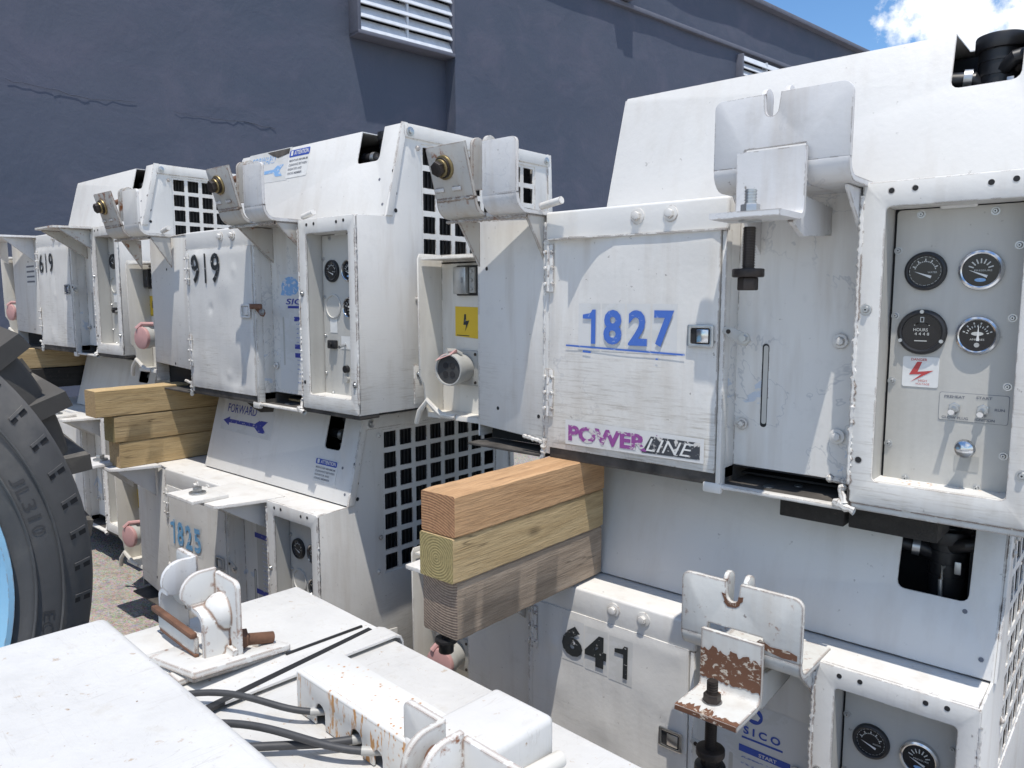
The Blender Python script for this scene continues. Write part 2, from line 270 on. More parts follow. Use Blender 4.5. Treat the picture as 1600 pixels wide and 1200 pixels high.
class MB:
    def __init__(s): s.bm = bmesh.new(); s.mats = []
    def mi(s, m):
        if m not in s.mats: s.mats.append(m)
        return s.mats.index(m)
    def put(s, bm2, mat, M=I4, smooth=False):
        k = s.mi(mat); vs = [s.bm.verts.new(M @ v.co) for v in bm2.verts]; bm2.verts.index_update()
        for f in bm2.faces:
            try: nf = s.bm.faces.new([vs[v.index] for v in f.verts]); nf.material_index = k; nf.smooth = True
            except ValueError: pass
        bm2.free(); return s
    def raw(s, verts, faces, mat, M=I4):
        b = bmesh.new(); v = [b.verts.new(p) for p in verts]
        for f in faces: b.faces.new([v[i] for i in f])
        bmesh.ops.recalc_face_normals(b, faces=b.faces)
        return s.put(b, mat, M)
    def box(s, x0, x1, y0, y1, z0, z1, mat, bev=.0015, M=I4, seg=2):
        b = bmesh.new(); bmesh.ops.create_cube(b, size=1)
        for v in b.verts: v.co = Vector(((x0+x1)/2+v.co.x*(x1-x0), (y0+y1)/2+v.co.y*(y1-y0), (z0+z1)/2+v.co.z*(z1-z0)))
        bv = min(bev, abs(x1-x0)*.4, abs(y1-y0)*.4, abs(z1-z0)*.4)
        if bev > 0: bmesh.ops.bevel(b, geom=b.edges[:], offset=bv, segments=seg, affect='EDGES', profile=.5)
        return s.put(b, mat, M)
    def plate(s, loops, t, mat, M=I4, bev=.001):
        """loops in the uv plane (first = outline, others = holes), front at w=0, back at w=-t"""
        b = bmesh.new(); es = []
        for lp in loops:
            vs = [b.verts.new((p[0], p[1], 0)) for p in lp]
            for i in range(len(vs)): es.append(b.edges.new((vs[i], vs[(i+1) % len(vs)])))
        bmesh.ops.triangle_fill(b, use_beauty=True, use_dissolve=False, edges=es, normal=(0, 0, 1))
        for f in b.faces:
            if f.normal.z < 0: f.normal_flip()
        per = set(e for e in b.edges if len(e.link_faces) == 1)
        r = bmesh.ops.extrude_face_region(b, geom=b.faces[:]+b.edges[:]+b.verts[:], use_keep_orig=True)
        nv = [g for g in r['geom'] if isinstance(g, bmesh.types.BMVert)]
        for v in nv: v.co.z -= t
        bmesh.ops.recalc_face_normals(b, faces=b.faces)
        if bev > 0:
            b.edges.ensure_lookup_table()
            se = [e for e in b.edges if len(e.link_faces) == 2 and e.verts[0].co.z > -t*.5 and e.verts[1].co.z > -t*.5 and abs(e.link_faces[0].normal.dot(e.link_faces[1].normal)) < .3]
            if se:
                try: bmesh.ops.bevel(b, geom=se, offset=min(bev, t*.45), segments=2, affect='EDGES', profile=.5)
                except Exception: pass
        return s.put(b, mat, M)
    def cyl(s, p0, p1, r, mat, n=18, r2=None, bev=0, M=I4):
        p0 = Vector(p0); p1 = Vector(p1); d = p1-p0; b = bmesh.new()
        bmesh.ops.create_cone(b, cap_ends=True, segments=n, radius1=r, radius2=r if r2 is None else r2, depth=d.length)
        if bev: bmesh.ops.bevel(b, geom=[e for e in b.edges if abs(e.verts[0].co.z-e.verts[1].co.z) < 1e-6], offset=bev, segments=2, affect='EDGES', profile=.5)
        Q = Matrix.Translation((p0+p1)/2) @ d.to_track_quat('Z', 'Y').to_matrix().to_4x4()
        return s.put(b, mat, M @ Q)
    def lathe(s, prof, mat, M=I4, n=32, cap=True):
        """prof: (radius, w) list, axis = local z of M"""
        v = []; f = []
        for (r, z) in prof:
            for i in range(n): a = 2*math.pi*i/n; v.append((r*math.cos(a), r*math.sin(a), z))
        for j in range(len(prof)-1):
            for i in range(n): f.append((j*n+i, j*n+(i+1) % n, (j+1)*n+(i+1) % n, (j+1)*n+i))
        b = bmesh.new(); bv = [b.verts.new(p) for p in v]
        for q in f: b.faces.new([bv[i] for i in q])
        if cap: b.faces.new([bv[(len(prof)-1)*n+i] for i in range(n)])
        return s.put(b, mat, M)
    def tube(s, path, r, mat, n=10, M=I4):
        P = [Vector(p) for p in path]; v = []; f = []
        up = Vector((0, 0, 1))
        for i, p in enumerate(P):
            d = (P[min(i+1, len(P)-1)]-P[max(i-1, 0)]).normalized(); a = d.cross(up)
            if a.length < .1: a = d.cross(Vector((1, 0, 0)))
            a.normalize(); c = a.cross(d)
            for k in range(n): q = 2*math.pi*k/n; v.append(p+a*r*math.cos(q)+c*r*math.sin(q))
        for j in range(len(P)-1):
            for k in range(n): f.append((j*n+k, j*n+(k+1) % n, (j+1)*n+(k+1) % n, (j+1)*n+k))
        f.append(tuple(range(n))); f.append(tuple((len(P)-1)*n+k for k in range(n)))
        return s.raw(v, f, mat, M)
    def strip(s, prof, t, x0, x1, mat, side=1, M=I4):
        """sheet bent along prof [(y,z)...], thickness t to one side, extruded x0..x1"""
        n = len(prof); off = []
        for i in range(n):
            a = Vector(prof[max(i-1, 0)]); c = Vector(prof[min(i+1, n-1)]); d = (c-a).normalized(); off.append(Vector((-d.y, d.x))*t*side)
        v = []
        for x in (x0, x1):
            for i in range(n): v.append((x, prof[i][0], prof[i][1]))
            for i in range(n): v.append((x, prof[i][0]+off[i].x, prof[i][1]+off[i].y))
        f = []; m = 2*n
        for i in range(n-1):
            f += [(i, i+1, m+i+1, m+i), (n+i, m+n+i, m+n+i+1, n+i+1), (i, n+i, n+i+1, i+1), (m+i, m+i+1, m+n+i+1, m+n+i)]
        f += [(0, m, m+n, n), (n-1, 2*n-1, m+2*n-1, m+n-1)]
        b = bmesh.new(); bv = [b.verts.new(p) for p in v]
        for q in f: b.faces.new([bv[i] for i in q])
        bmesh.ops.recalc_face_normals(b, faces=b.faces)
        return s.put(b, mat, M)
    def bead(s, p0, p1, r, mat, step=.006, M=I4):
        """weld seam: an uneven tube of small ripples"""
        p0 = Vector(p0); p1 = Vector(p1); k = max(3, int((p1-p0).length/step)); rr = random.Random(k)
        pts = [p0.lerp(p1, i/k)+Vector((rr.uniform(-1, 1), rr.uniform(-.3, .3), rr.uniform(-1, 1)))*r*.25 for i in range(k+1)]
        d = (p1-p0).normalized(); a = d.cross(Vector((.3, .5, .8))).normalized(); c = a.cross(d); v = []; f = []; n = 7
        for i, p in enumerate(pts):
            q = r*(.75+.45*((i % 2))*rr.uniform(.6, 1.2))
            for j in range(n): w = 2*math.pi*j/n; v.append(p+a*q*math.cos(w)+c*q*math.sin(w))
        for i in range(k):
            for j in range(n): f.append((i*n+j, i*n+(j+1) % n, (i+1)*n+(j+1) % n, (i+1)*n+j))
        return s.raw(v, f, mat, M)
    def sheet(s, x0, x1, z0, z1, y, mat, disp, nx=40, nz=44, t=.01):
        """dented sheet facing -y with a folded rim"""
        v = []; f = []
        for j in range(nz+1):
            for i in range(nx+1):
                a = i/nx; c = j/nz; x = x0+(x1-x0)*a; z = z0+(z1-z0)*c
                v.append((x, y-disp(a, c), z))
        for j in range(nz):
            for i in range(nx): q = j*(nx+1)+i; f.append((q, q+1, q+nx+2, q+nx+1))
        base = len(v); rim = [i for i in range(nx+1)]+[j*(nx+1)+nx for j in range(1, nz+1)]+[nz*(nx+1)+i for i in range(nx-1, -1, -1)]+[j*(nx+1) for j in range(nz-1, 0, -1)]
        for r_ in rim: v.append((v[r_][0], y+t, v[r_][2]))
        for k in range(len(rim)): k2 = (k+1) % len(rim); f.append((rim[k], base+k, base+k2, rim[k2]))
        b = bmesh.new(); bv = [b.verts.new(p) for p in v]
        for q in f: b.faces.new([bv[i] for i in q])
        return s.put(b, mat)
    def text(s, txt, x0, x1, z0, z1, mat, M, bold=0.0, shear=0, t=.0006, w=.0012, conf=None):
        """lettering fitted to the rectangle, standing w proud of the plane of M"""
        c = bpy.data.curves.new('t', 'FONT'); c.body = txt; c.offset = bold; c.shear = shear; c.extrude = 0; c.resolution_u = 3
        o = bpy.data.objects.new('t', c); scene.collection.objects.link(o); dg = bpy.context.evaluated_depsgraph_get(); dg.update()
        me = bpy.data.meshes.new_from_object(o.evaluated_get(dg)); bpy.data.objects.remove(o); bpy.data.curves.remove(c)
        if not me.vertices: return s
        xs = [v.co.x for v in me.vertices]; ys = [v.co.y for v in me.vertices]; ax, bx, ay, by = min(xs), max(xs), min(ys), max(ys)
        for v in me.vertices:
            v.co = Vector((x0+(v.co.x-ax)/(bx-ax)*(x1-x0), z0+(v.co.y-ay)/(by-ay)*(z1-z0), w))
            if conf: v.co.z += conf(v.co.x, v.co.y)
        b = bmesh.new(); b.from_mesh(me); bpy.data.meshes.remove(me); return s.put(b, mat, M)
    def patch(s, x0, x1, z0, z1, mat, M, w, conf, n=8):
        b = bmesh.new(); g = [[b.verts.new((x0+(x1-x0)*i/n, z0+(z1-z0)*j/n, w+conf(x0+(x1-x0)*i/n, z0+(z1-z0)*j/n))) for i in range(n+1)] for j in range(n+1)]
        for j in range(n):
            for i in range(n): b.faces.new((g[j][i], g[j][i+1], g[j+1][i+1], g[j+1][i]))
        return s.put(b, mat, M)
    def one(s, x0, x1, z0, z1, mat, M, w, conf, flag=True):
        """the figure 1: a stem with a flag"""
        W_ = x1-x0; h = z1-z0; st = .34*W_ if flag else W_
        P = [(x1-st, z0), (x1, z0), (x1, z1), (x1-st*.75, z1), (x1-st*1.2, z1-h*.10), (x0, z1-h*.15), (x0, z1-h*.27), (x1-st, z1-h*.27)] if flag else [(x0, z0), (x1, z0), (x1, z1), (x0, z1)]
        b = bmesh.new(); b.faces.new([b.verts.new((p[0], p[1], w+conf(*p))) for p in P]); return s.put(b, mat, M)
    def flat(s, pts, mat, M, w=.0008):
        b = bmesh.new(); b.faces.new([b.verts.new((p[0], p[1], w)) for p in pts]); return s.put(b, mat, M)
    def hexbolt(s, p, d, r, h, mat, washer=None, M=I4):
        p = Vector(p); d = Vector(d).normalized()
        if washer: s.cyl(p, p+d*r*.28, r*1.75, washer, 20, bev=r*.08, M=M); p = p+d*r*.28
        s.cyl(p, p+d*h, r, mat, 6, bev=r*.12, M=M); return s
    def screw(s, p, d, r, mat):
        p = Vector(p); d = Vector(d).normalized(); s.cyl(p, p+d*r*.25, r*1.5, mat, 14); s.cyl(p+d*r*.25, p+d*r*1.0, r, mat, 12, r2=r*.7); s.cyl(p+d*r*.9, p+d*r*1.03, r*.28, DARK, 6); return s
    def thread(s, p0, p1, r, mat):
        p0 = Vector(p0); p1 = Vector(p1); s.cyl(p0, p1, r*.88, mat, 14); n = int((p1-p0).length/.0038)
        for i in range(n):
            a = p0.lerp(p1, (i+.1)/n); c = p0.lerp(p1, (i+.6)/n); s.cyl(a, c, r, mat, 14, r2=r)
        return s
    def build(s, name, parent=None, loc=None, coll=None):
        me = bpy.data.meshes.new(name); s.bm.normal_update(); s.bm.to_mesh(me); s.bm.free()
        for m in s.mats: me.materials.append(m)
        try: me.set_sharp_from_angle(angle=R(38))
        except Exception: pass
        o = bpy.data.objects.new(name, me); scene.collection.objects.link(o)
        if parent: o.parent = parent
        if loc: o.location = loc
        return o
def tag(o, label=None, cat=None, group=None, kind=None):
    for k, v in (('label', label), ('category', cat), ('group', group), ('kind', kind)):
        if v: o[k] = v
    return o
def empty(name, loc):
    o = bpy.data.objects.new(name, None); scene.collection.objects.link(o); o.location = loc; o.empty_display_size = .1; return o
def arc(cx, cy, r, a0, a1, n=6): return [(cx+r*math.cos(R(a0+(a1-a0)*i/n)), cy+r*math.sin(R(a0+(a1-a0)*i/n))) for i in range(n+1)]
def dents(seed, amp, n=16, ripple=.0):
    rr = random.Random(seed); D = [(rr.random(), rr.random(), rr.uniform(.03, .12), rr.uniform(-1, 1)*amp) for _ in range(n)]
    def f(a, c):
        s = 0
        for (x, z, r, h) in D:
            d2 = ((a-x)**2+(c-z)**2)/(r*r)
            if d2 < 9: s += h*math.exp(-d2)
        return s+ripple*math.sin(a*9+c*5)*math.sin(c*11-a*3)
    return f
# ------------------------------------------------------------------ the generator unit
H = .512
def bracket_profile(y_in, y_out, z, zt, r=.032):
    pts = [(y_in, z), (y_out+r, z)]
    pts += [(y_out+r-r*math.sin(R(a)), z+r-r*math.cos(R(a))) for a in (18, 36, 54, 72, 90)]
    pts += [(y_out, zt)]
    return pts
def gussets(mb, x0, x1, yb, yf, zt, drop, mat):
    for x in (x0, x1): mb.plate([[(yb, zt), (yf, zt), (yf, zt-.004), (yb, zt-drop)]], .006, mat, ME(x), .0006)
def big_bolt(root, M, mw=BRASS):
    m = MB(); m.cyl((0, 0, 0), (0, 0, .006), .026, mw, 24, bev=.001, M=M); m.cyl((0, 0, .006), (0, 0, .011), .022, DSTEEL, 24, bev=.001, M=M); m.cyl((0, 0, .011), (0, 0, .016), .019, mw, 24, bev=.001, M=M)
    m.cyl((0, 0, .016), (0, 0, .029), .0165, DSTEEL, 6, bev=.002, M=M); m.cyl((0, 0, 0), (.004, .008, -.06), .0085, RUST, 14, M=M)
    m.build('bolt', root)
def clevis(root, x0, x1, yb, mat, mat2, yo=-.095, zt=.655, bolt=True):
    """U shaped saddle bracket: two upright plates with a deep gap and lugs behind, on a gusseted shelf"""
    m = MB(); xm0 = x0+(x1-x0)*.50; xm1 = xm0+.022; t = .0085
    pr = bracket_profile(yb, yo, H-.006, H+.034, .036)
    pr2 = [(yb, H-.006), (yo+.036, H-.006)]
    m.strip(pr, t, x0, xm0, mat2, -1); m.strip(pr, t, xm1, x1, mat, -1); m.strip(pr2, t, xm0-.001, xm1+.001, mat, -1)
    Ml = frameM((0, yo-.0006, H+.030), (1, 0, 0), (0, -.30, 1)); Lh = (zt-H-.030)*1.03
    m.plate([rrect(x0, xm0, 0, Lh, .007, corners=(0, 1, 0, 0))], t, mat2, Ml, .0012)
    m.plate([rrect(xm1, x1, H+.032, zt, .012, corners=(1, 0, 0, 0))], t, mat, MF(yo-.0006), .0012)
    m.bead((x0+.002, yo-.001, H+.032), (xm0-.002, yo-.001, H+.032), .0028, mat2)
    # lugs lining the gap
    for x in (xm0-.004, xm1+.009):
        lp = [(yo, H+.045), (yo+.03, H+.05), (yo+.034, zt-.02)]+arc(yo+.018, zt-.004, .018, 0, 180, 8)+[(yo, zt-.02)]
        m.plate([lp], .009, mat2, ME(x), .001)
    gussets(m, x0+.03, x1-.004, yb, yo+.04, H-.008, .10, mat2)
    for x in (x0+.006, x0+.058): m.box(x, x+.026, .0, .004, .020, .028, mat, .0015, Ml @ Matrix(((1,0,0,0),(0,0,1,0),(0,1,0,0),(0,0,0,1))))
    m.bead((x0, yo+.03, H-.012), (x1, yo+.035, H-.012), .004, mat2)
    b = m.build('mounting_bracket', root)
    if bolt: big_bolt(b, Ml @ Matrix.Translation((x0+.048, Lh-.046, 0)))
    m = MB(); m.cyl((x1+.004, yb-.03, H+.010), (x1+.06, yb-.035, H+.018), .008, WHITE, 10); m.build('pin', b)
def saddle(root, x0, x1, yb, mat, matL, bent=0.0, zt=.648, dark=False, Lx=None, zl=.448, lplate=True):
    """upright plate with a small U notch; lower angle bracket carries a vertical adjuster bolt"""
    m = MB(); yo = -.095; t = .009; xc = x0+(x1-x0)*.44; cut0 = x0+.052; cut1 = x0+.150
    nt_ = [(xc+.014, zt)]+[(xc+.011*math.cos(R(-a)), zt-.024+.011*math.sin(R(-a))) for a in range(0, 181, 30)]+[(xc-.013, zt)]
    out = [(x1, H+.028), (x1, zt-.016)]+arc(x1-.016, zt-.016, .016, 15, 90, 4)+nt_+arc(x0+.012, zt-.012, .012, 90, 180, 4)+[(x0, H+.028), (cut0, H+.028), (cut0, H+.055), (cut1, H+.055), (cut1, H+.028)]
    m.plate([out], t, mat, MF(yo), .0007)
    rr = .032; pr = [(yb, H-.006), (yo+rr, H-.006)]+[(yo+rr-rr*math.sin(R(a)), H-.006+rr-rr*math.cos(R(a))) for a in (18, 36, 54, 72, 90)]+[(yo+.0003, H+.0278)]
    m.strip(pr, t, x0+.0005, cut0, mat, -1); m.strip(pr, t, cut1, x1-.0005, mat, -1); m.strip(pr[:2], t, cut0-.001, cut1+.001, mat, -1)
    for x in (xc-.012, xc+.024):
        lp = [(yo+.009, zt-.05), (yo+.035, zt-.045)]+arc(yo+.022, zt-.004, .016, -20, 160, 8)+[(yo+.009, zt-.004)]
        m.plate([lp], .008, mat, ME(x), .001)
    gussets(m, x0+.022, x1-.012, yb, yo+.04, H-.008, .095, mat)
    if mat is RUSTW:
        rq = random.Random(9); cz_ = zt-.024; pin = [(xc+.0115*math.cos(R(-q)), cz_+.0115*math.sin(R(-q))) for q in range(-10, 191, 20)]; po = [(xc+rq.uniform(.015, .024)*math.cos(R(-q)), cz_+rq.uniform(.015, .024)*math.sin(R(-q))) for q in range(190, -11, -20)]
        m.plate([pin+po], .0004, RFLK, MF(yo-.0007), 0)
        m.plate([[(x1-.075, H+.045), (x1-.068, H+.052), (x1-.05, H+.044), (x1-.02, H+.046), (x1-.006, H+.042), (x1-.006, H+.033), (x1-.03, H+.031), (x1-.06, H+.036)]], .0004, RFLK, MF(yo-.0007), 0)
    b = m.build('mounting_bracket', root)
    # angle bracket
    m = MB(); a0 = x0+.047; a1 = x0+.156; ya = yo-.006
    yf = ya-.100
    pr = [(ya, H+.048), (ya, zl+.022)]+[(ya-.018+.018*math.cos(R(q)), zl+.020-.018*math.sin(R(q))) for q in (22, 45, 68, 90)]+[(yf, zl+.002)]
    m.strip(pr, .009, a0, a1, matL, -1)
    if mat is RUSTW:
        rb = random.Random(4); nn = 30; top = [(a0+(a1-a0)*k/nn, H+.018+rb.uniform(-.007, .006)) for k in range(nn+1)]; bot = [(a1-(a1-a0)*k/nn, zl+.026+rb.uniform(-.002, .004)) for k in range(nn+1)]
        m.plate([top+bot], .0004, RFLK, MF(ya-.0098), 0)
        fe = [(a0+(a1-a0)*k/nn, yf+.001) for k in range(nn+1)]+[(a1-(a1-a0)*k/nn, yf+.012+rb.uniform(-.008, .012)*(1 if k > 6 else .3)) for k in range(nn+1)]
        m.plate([fe], .0004, RFLK, MT(zl+.0116), 0); m.box(a0+.001, a1-.001, yf-.0006, yf+.0005, zl+.003, zl+.0105, RFLK, 0)
    gm = MB
    m.plate([[(yb, H-.03), (yo+.01, H-.02), (ya-.02, zl-.001), (ya+.03, zl-.02), (yb, H-.075)]], .008, mat, ME(a1-.012), .0006)
    ab = m.build('angle_bracket', b)
    m = MB(); bx = a0+.044; by = ya-.052
    if lplate:
        m.cyl((bx, by, zl+.0), (bx, by, zl+.012), .017, STEEL, 20); m.cyl((bx, by, zl+.003), (bx, by, zl+.026), .0145, STEEL if not dark else DSTEEL, 6, bev=.0015); m.thread((bx, by, zl+.026), (bx, by, zl+.048), .0095, STEEL if not dark else DSTEEL)
    m.thread((bx, by, zl-.072), (bx, by, zl-.008), .0098, DSTEEL)
    m.cyl((bx, by, zl-.084), (bx, by, zl-.071), .024, DSTEEL, 22, bev=.002); m.cyl((bx, by, zl-.104), (bx, by, zl-.084), .0155, DSTEEL, 6, bev=.002)
    if dark: m.cyl((bx, by, zl-.145), (bx, by, zl-.100), .026, BLACK, 22, bev=.003)
    m.build('adjuster_bolt', b)
def flatbracket(root, x0, x1, yb, mat, bolt=True, drop=None):
    m = MB(); yo = -.135
    m.plate([[(x1+.05, yb), (x0-.0, yb), (x0+.0, yo+.02), (x0+.01, yo), (x1-.01, yo), (x1, yo+.01)]], .009, mat, MT(H+.001), .0012)
    if bolt: m.plate([rrect(x0+.0, x1-.06, yo-.035, yo+.075, .004)], .009, mat, MT(H+.011), .0012)
    gussets(m, x0+.03, x1-.004, yb, yo+.02, H-.008, .11, mat)
    b = m.build('mounting_bracket', root)
    if bolt:
        m = MB(); bx = (x0+x1)/2-.03; by = yo+.02; m.cyl((bx, by, H+.011), (bx, by, H+.017), .024, STEEL, 24, bev=.001); m.hexbolt((bx, by, H+.017), (0, 0, 1), .014, .014, STEEL)
        if drop:
            m.thread((bx, by, H-drop), (bx, by, H+.0), .0095, DSTEEL); m.cyl((bx, by, H-drop-.01), (bx, by, H-drop), .026, BLACK, 22, bev=.002); m.cyl((bx, by, H-drop-.035), (bx, by, H-drop-.01), .018, BLACK, 12, bev=.003)
        m.build('bolt', b)
def gauge(parent, x, y, z, r, bez, ang, style, label=None):
    m = MB(); M = frameM((x, y, z), (1, 0, 0), (0, 0, 1))   # w = -y
    m.lathe([(r, 0), (r, .004), (r*.96, .007), (r*.86, .0085), (r*.80, .0075), (r*.78, .0045)], bez, M, 36)
    m.lathe([(r*.79, .003), (r*.79, .0046)], GLASSB, M, 36)
    rr = r*.78; Mf = M @ Matrix.Translation((0, 0, .0046))
    def tick(a, r0, r1, wd):
        c, s_ = math.cos(R(a)), math.sin(R(a)); p, q = -s_*wd, c*wd
        m.flat([(c*r0-p, s_*r0-q), (c*r1-p, s_*r1-q), (c*r1+p, s_*r1+q), (c*r0+p, s_*r0+q)], MARK, Mf, .0004)
    if style == 'water':
        for i in range(14): tick(15+i*11.5, rr*.60, rr*.66, .0009)
        for a in (25, 60, 90, 125, 158): tick(a, rr*.66, rr*.82, .0008)
        for i in range(24): tick(i*15-30, rr*.93, rr*.95, .002)
        m.text('WATER', rr*.15, rr*.72, -rr*.14, -rr*.02, MARK, Mf, w=.0004)
    elif style == 'press':
        for a in (20, 45, 68, 90, 112, 135, 160): tick(a, rr*.42, rr*.72, .0009)
        m.text('PRESSURE', -rr*.35, rr*.62, -rr*.08, rr*.03, MARK, Mf, w=.0004)
        m.flat([(rr*.32*math.cos(R(k*30)), -rr*.62+rr*.12*math.sin(R(k*30))) for k in range(12)], FBLUE, Mf, .0004)
    elif style == 'amp':
        for i in range(11): tick(15+i*15, rr*.55, rr*.68, .0007)
        for i in range(6): tick(18+i*29, rr*.75, rr*.88, .0009)
        m.flat([(rr*.36*math.cos(R(k*30)), rr*.12+rr*.13*math.sin(R(k*30))) for k in range(12)], MARK, Mf, .0004)
        m.text('AMPERES', -rr*.42, rr*.42, -rr*.32, -rr*.20, MARK, Mf, w=.0004)
        m.flat([(rr*.16*math.cos(R(k*30)), -rr*.62+rr*.16*math.sin(R(k*30))) for k in range(12)], SOCK, Mf, .0004)
    elif style == 'hours':
        for k in (90, 205, 335): m.cyl(M @ Vector((r*.9*math.cos(R(k)), r*.9*math.sin(R(k)), .006)), M @ Vector((r*.9*math.cos(R(k)), r*.9*math.sin(R(k)), .010)), .003, STEEL, 8)
        for i in range(18): tick(50+i*4.7, rr*.52, rr*.56, .0016)
        m.flat([(-rr*.1, rr*.55), (rr*.1, rr*.55), (rr*.1, rr*.86), (-rr*.1, rr*.86)], MARK, Mf, .0003); m.flat([(-rr*.06, rr*.60), (rr*.06, rr*.60), (rr*.06, rr*.81), (-rr*.06, rr*.81)], GLASSB, Mf, .0006)
        m.text('HOURS', -rr*.42, rr*.32, rr*.05, rr*.22, MARK, Mf, w=.0005); m.text('4 4 4 8', -rr*.35, rr*.40, -rr*.18, -rr*.02, MARK, Mf, w=.0005)
        m.flat([(-rr*.35, -rr*.52), (rr*.3, -rr*.52), (rr*.3, -rr*.47), (-rr*.35, -rr*.47)], MARK, Mf, .0004)
    else:
        for i in range(9): tick(20+i*17.5, rr*.6, rr*.8, .0008)
    if ang is not None:
        cz = -rr*.28 if style in ('water', 'press') else 0; cx = rr*.05
        c, s_ = math.cos(R(ang)), math.sin(R(ang)); wd = .0013
        m.flat([(cx-s_*-wd, cz+c*-wd), (cx+c*rr*.78, cz+s_*rr*.78), (cx-s_*wd, cz+c*wd), (cx-c*rr*.35-s_*wd*1.6, cz-s_*rr*.35+c*wd*1.6), (cx-c*rr*.35+s_*wd*1.6, cz-s_*rr*.35-c*wd*1.6)], PAPER, Mf, .0012)
    o = m.build('gauge', parent)
    if label: o['label'] = label
    return o
def unit(xr, D, zb, label, o):
    root = empty('ground_power_unit', (xr, D, zb))
    tag(root, label, 'generator', 'white ground power units stacked in a row')
    W = o.get('white', WHITE); lw = o.get('lw', 0)
    # ---------------- housing
    m = MB()
    # top sheets
    m.plate([[(-.005, .006), (-.005, .150), (-.075, .150), (-.075, .79), (-1.12-lw, .80), (-1.12-lw, .045), (-.885, .008), (-.475, .008), (-.472, .056), (-.243, .056), (-.243, .006)]], .004, W, MT(H-.0004), .002)
    m.box(-.88, -.47, -.002, .012, .452, H-.0005, WHITE2, .006, seg=3)                                    # apron over the door
    if o.get('lip'): m.plate([[(-.470, .0), (-.872, .0), (-.872, -.008), (-.855, -.018), (-.835, -.020), (-.822, -.026), (-.800, -.027), (-.788, -.041), (-.765, -.026), (-.735, -.016), (-.700, -.011), (-.47, -.010)]], .0025, W, MT(.4545), .0)  # wavy overhang, outline shaped to throw the curved shadow on the door top
    for x in (-.655, -.584): m.hexbolt((x, -.002, .488), (0, -1, 0), .0085, .009, WHITE, WHITE)
    # control frame
    m.plate([rrect(-.247, 0, 0, H-.001, .006), rrect(-.213, -.030, .040, .472, .007)], .006, W, MF(0), .0025)
    m.box(-.219, -.213, .005, .06, .034, .478, GREY, 0); m.box(-.030, -.026, .005, .06, .034, .478, W, 0)
    m.box(-.213, -.030, .005, .06, .472, .476, W, 0); m.box(-.213, -.030, .005, .06, .034, .040, RUSTC if o.get('rustsill') else W, 0)
    for (x, z) in ((-.206, .496), (-.173, .497), (-.075, .496), (-.045, .498)): m.cyl((x, .001, z), (x, -.0006, z), .0042, DARK, 12)
    m.cyl((-.234, .001, .072), (-.234, -.0006, .072), .005, DARK, 10)
    m.screw((-.234, 0, .314), (0, -1, 0), .0055, STEEL); m.screw((-.012, 0, .08), (0, -1, 0), .0055, STEEL)
    m.bead((-.248, .002, .03), (-.248, .002, H-.02), .0042, WHITE)
    m.bead((0, .002, .03), (0, .002, H-.03), .003, WHITE)
    m.bead((-.27, -.002, -.004), (-.235, -.004, -.012), .007, WHITE); m.bead((-.262, .012, .022), (-.252, -.001, -.004), .007, WHITE)
    m.box(-.248, -.001, .004, .07, -.012, .001, RUSTW if o.get('rustsill') else GRIME, .003)
    # recess between door and control frame
    m.plate([[(-.476, .020), (-.243, .020), (-.243, H-.002), (-.476, H-.002)]], .004, WHITEP, MF(.055), 0)
    m.box(-.476, -.472, .003, .055, .0, H-.003, WHITEP, .0005)
    m.box(-.249, -.245, .004, .055, .0, H-.003, W, .0005)
    m.plate([rrect(-.4225, -.4105, .098, .250, .0055)], .001, DARK, MF(.0547), 0); m.plate([rrect(-.4200, -.4115, .104, .247, .004)], .001, GREY, MF(.0543), 0)
    for (x, z, r) in ((-.287, .260, .0075), (-.285, .097, .0075), (-.455, .101, .0065)): m.hexbolt((x, .051, z), (0, -1, 0), r, .006, WHITE, WHITE)
    # fork pocket
    m.box(-.472, -.249, .055, .62, .0185, .0215, DARK, 0); m.box(-.472, -.249, .02, .62, -.014, -.010, GRIME, 0)
    m.box(-.475, -.250, .0, .02, -.0165, -.0095, WHITE, .002); m.box(-.476, -.472, .0, .6, -.012, .02, GRIME, 0); m.box(-.249, -.245, .0, .6, -.012, .02, GRIME, 0)
    m.box(-.472, -.249, .6, .604, -.012, .02, DARK, 0)
    m.cyl((-.40, .05, -.010), (-.40, .05, -.0085), .010, STEEL, 12); m.cyl((-.36, .09, -.010), (-.36, .09, -.0085), .008, STEEL, 12)
    m.bead((-.30, .054, .022), (-.262, .05, .020), .006, WHITE)
    # door surround
    m.box(-.882, -.866, -.001, .02, -.004, .455, W, .002); m.box(-.480, -.471, -.0012, .02, -.018, .452, W, .001)
    m.box(-.867, -.479, .004, .02, -.004, .46, DARK, 0); m.box(-.867, -.479, -.0005, .02, -.012, .013, GRIME, .003)
    m.box(-.505, -.468, -.003, .01, -.026, -.006, WHITE, .004)
    m.bead((-.883, .002, .02), (-.883, .002, H-.02), .0035, WHITE); m.bead((-.888, .0, -.02), (-.878, -.002, .03), .006, WHITE)
    # angled left panel + pocket
    M = frameM((-.884, .010, 0), (-.236, .034, 0), (0, 0, 1)); M = frameM((-.884, .010, 0), (1, -.034/(.236+lw), 0), (0, 0, 1)); pzb = o.get('pocket', .028)
    m.plate([[(-.239-lw, pzb), (0, pzb-.008), (0, H-.002), (-.239-lw, H-.002)]], .004, W, M, .0005)
    for (u, z) in ((-.025, .072), (-.165, .075), (-.205, .40)): m.cyl(M @ Vector((u, z, -.001)), M @ Vector((u, z, .0006)), .0045, DARK, 10)
    m.box(-1.118-lw, -.888, .09, .6, -.010, pzb-.010, DARK, 0); m.box(-1.118-lw, -.885, .004, .09, -.016, -.010, GRIME, .001)
    m.bead((-.95, .01, .024), (-.89, .006, .018), .005, WHITE)
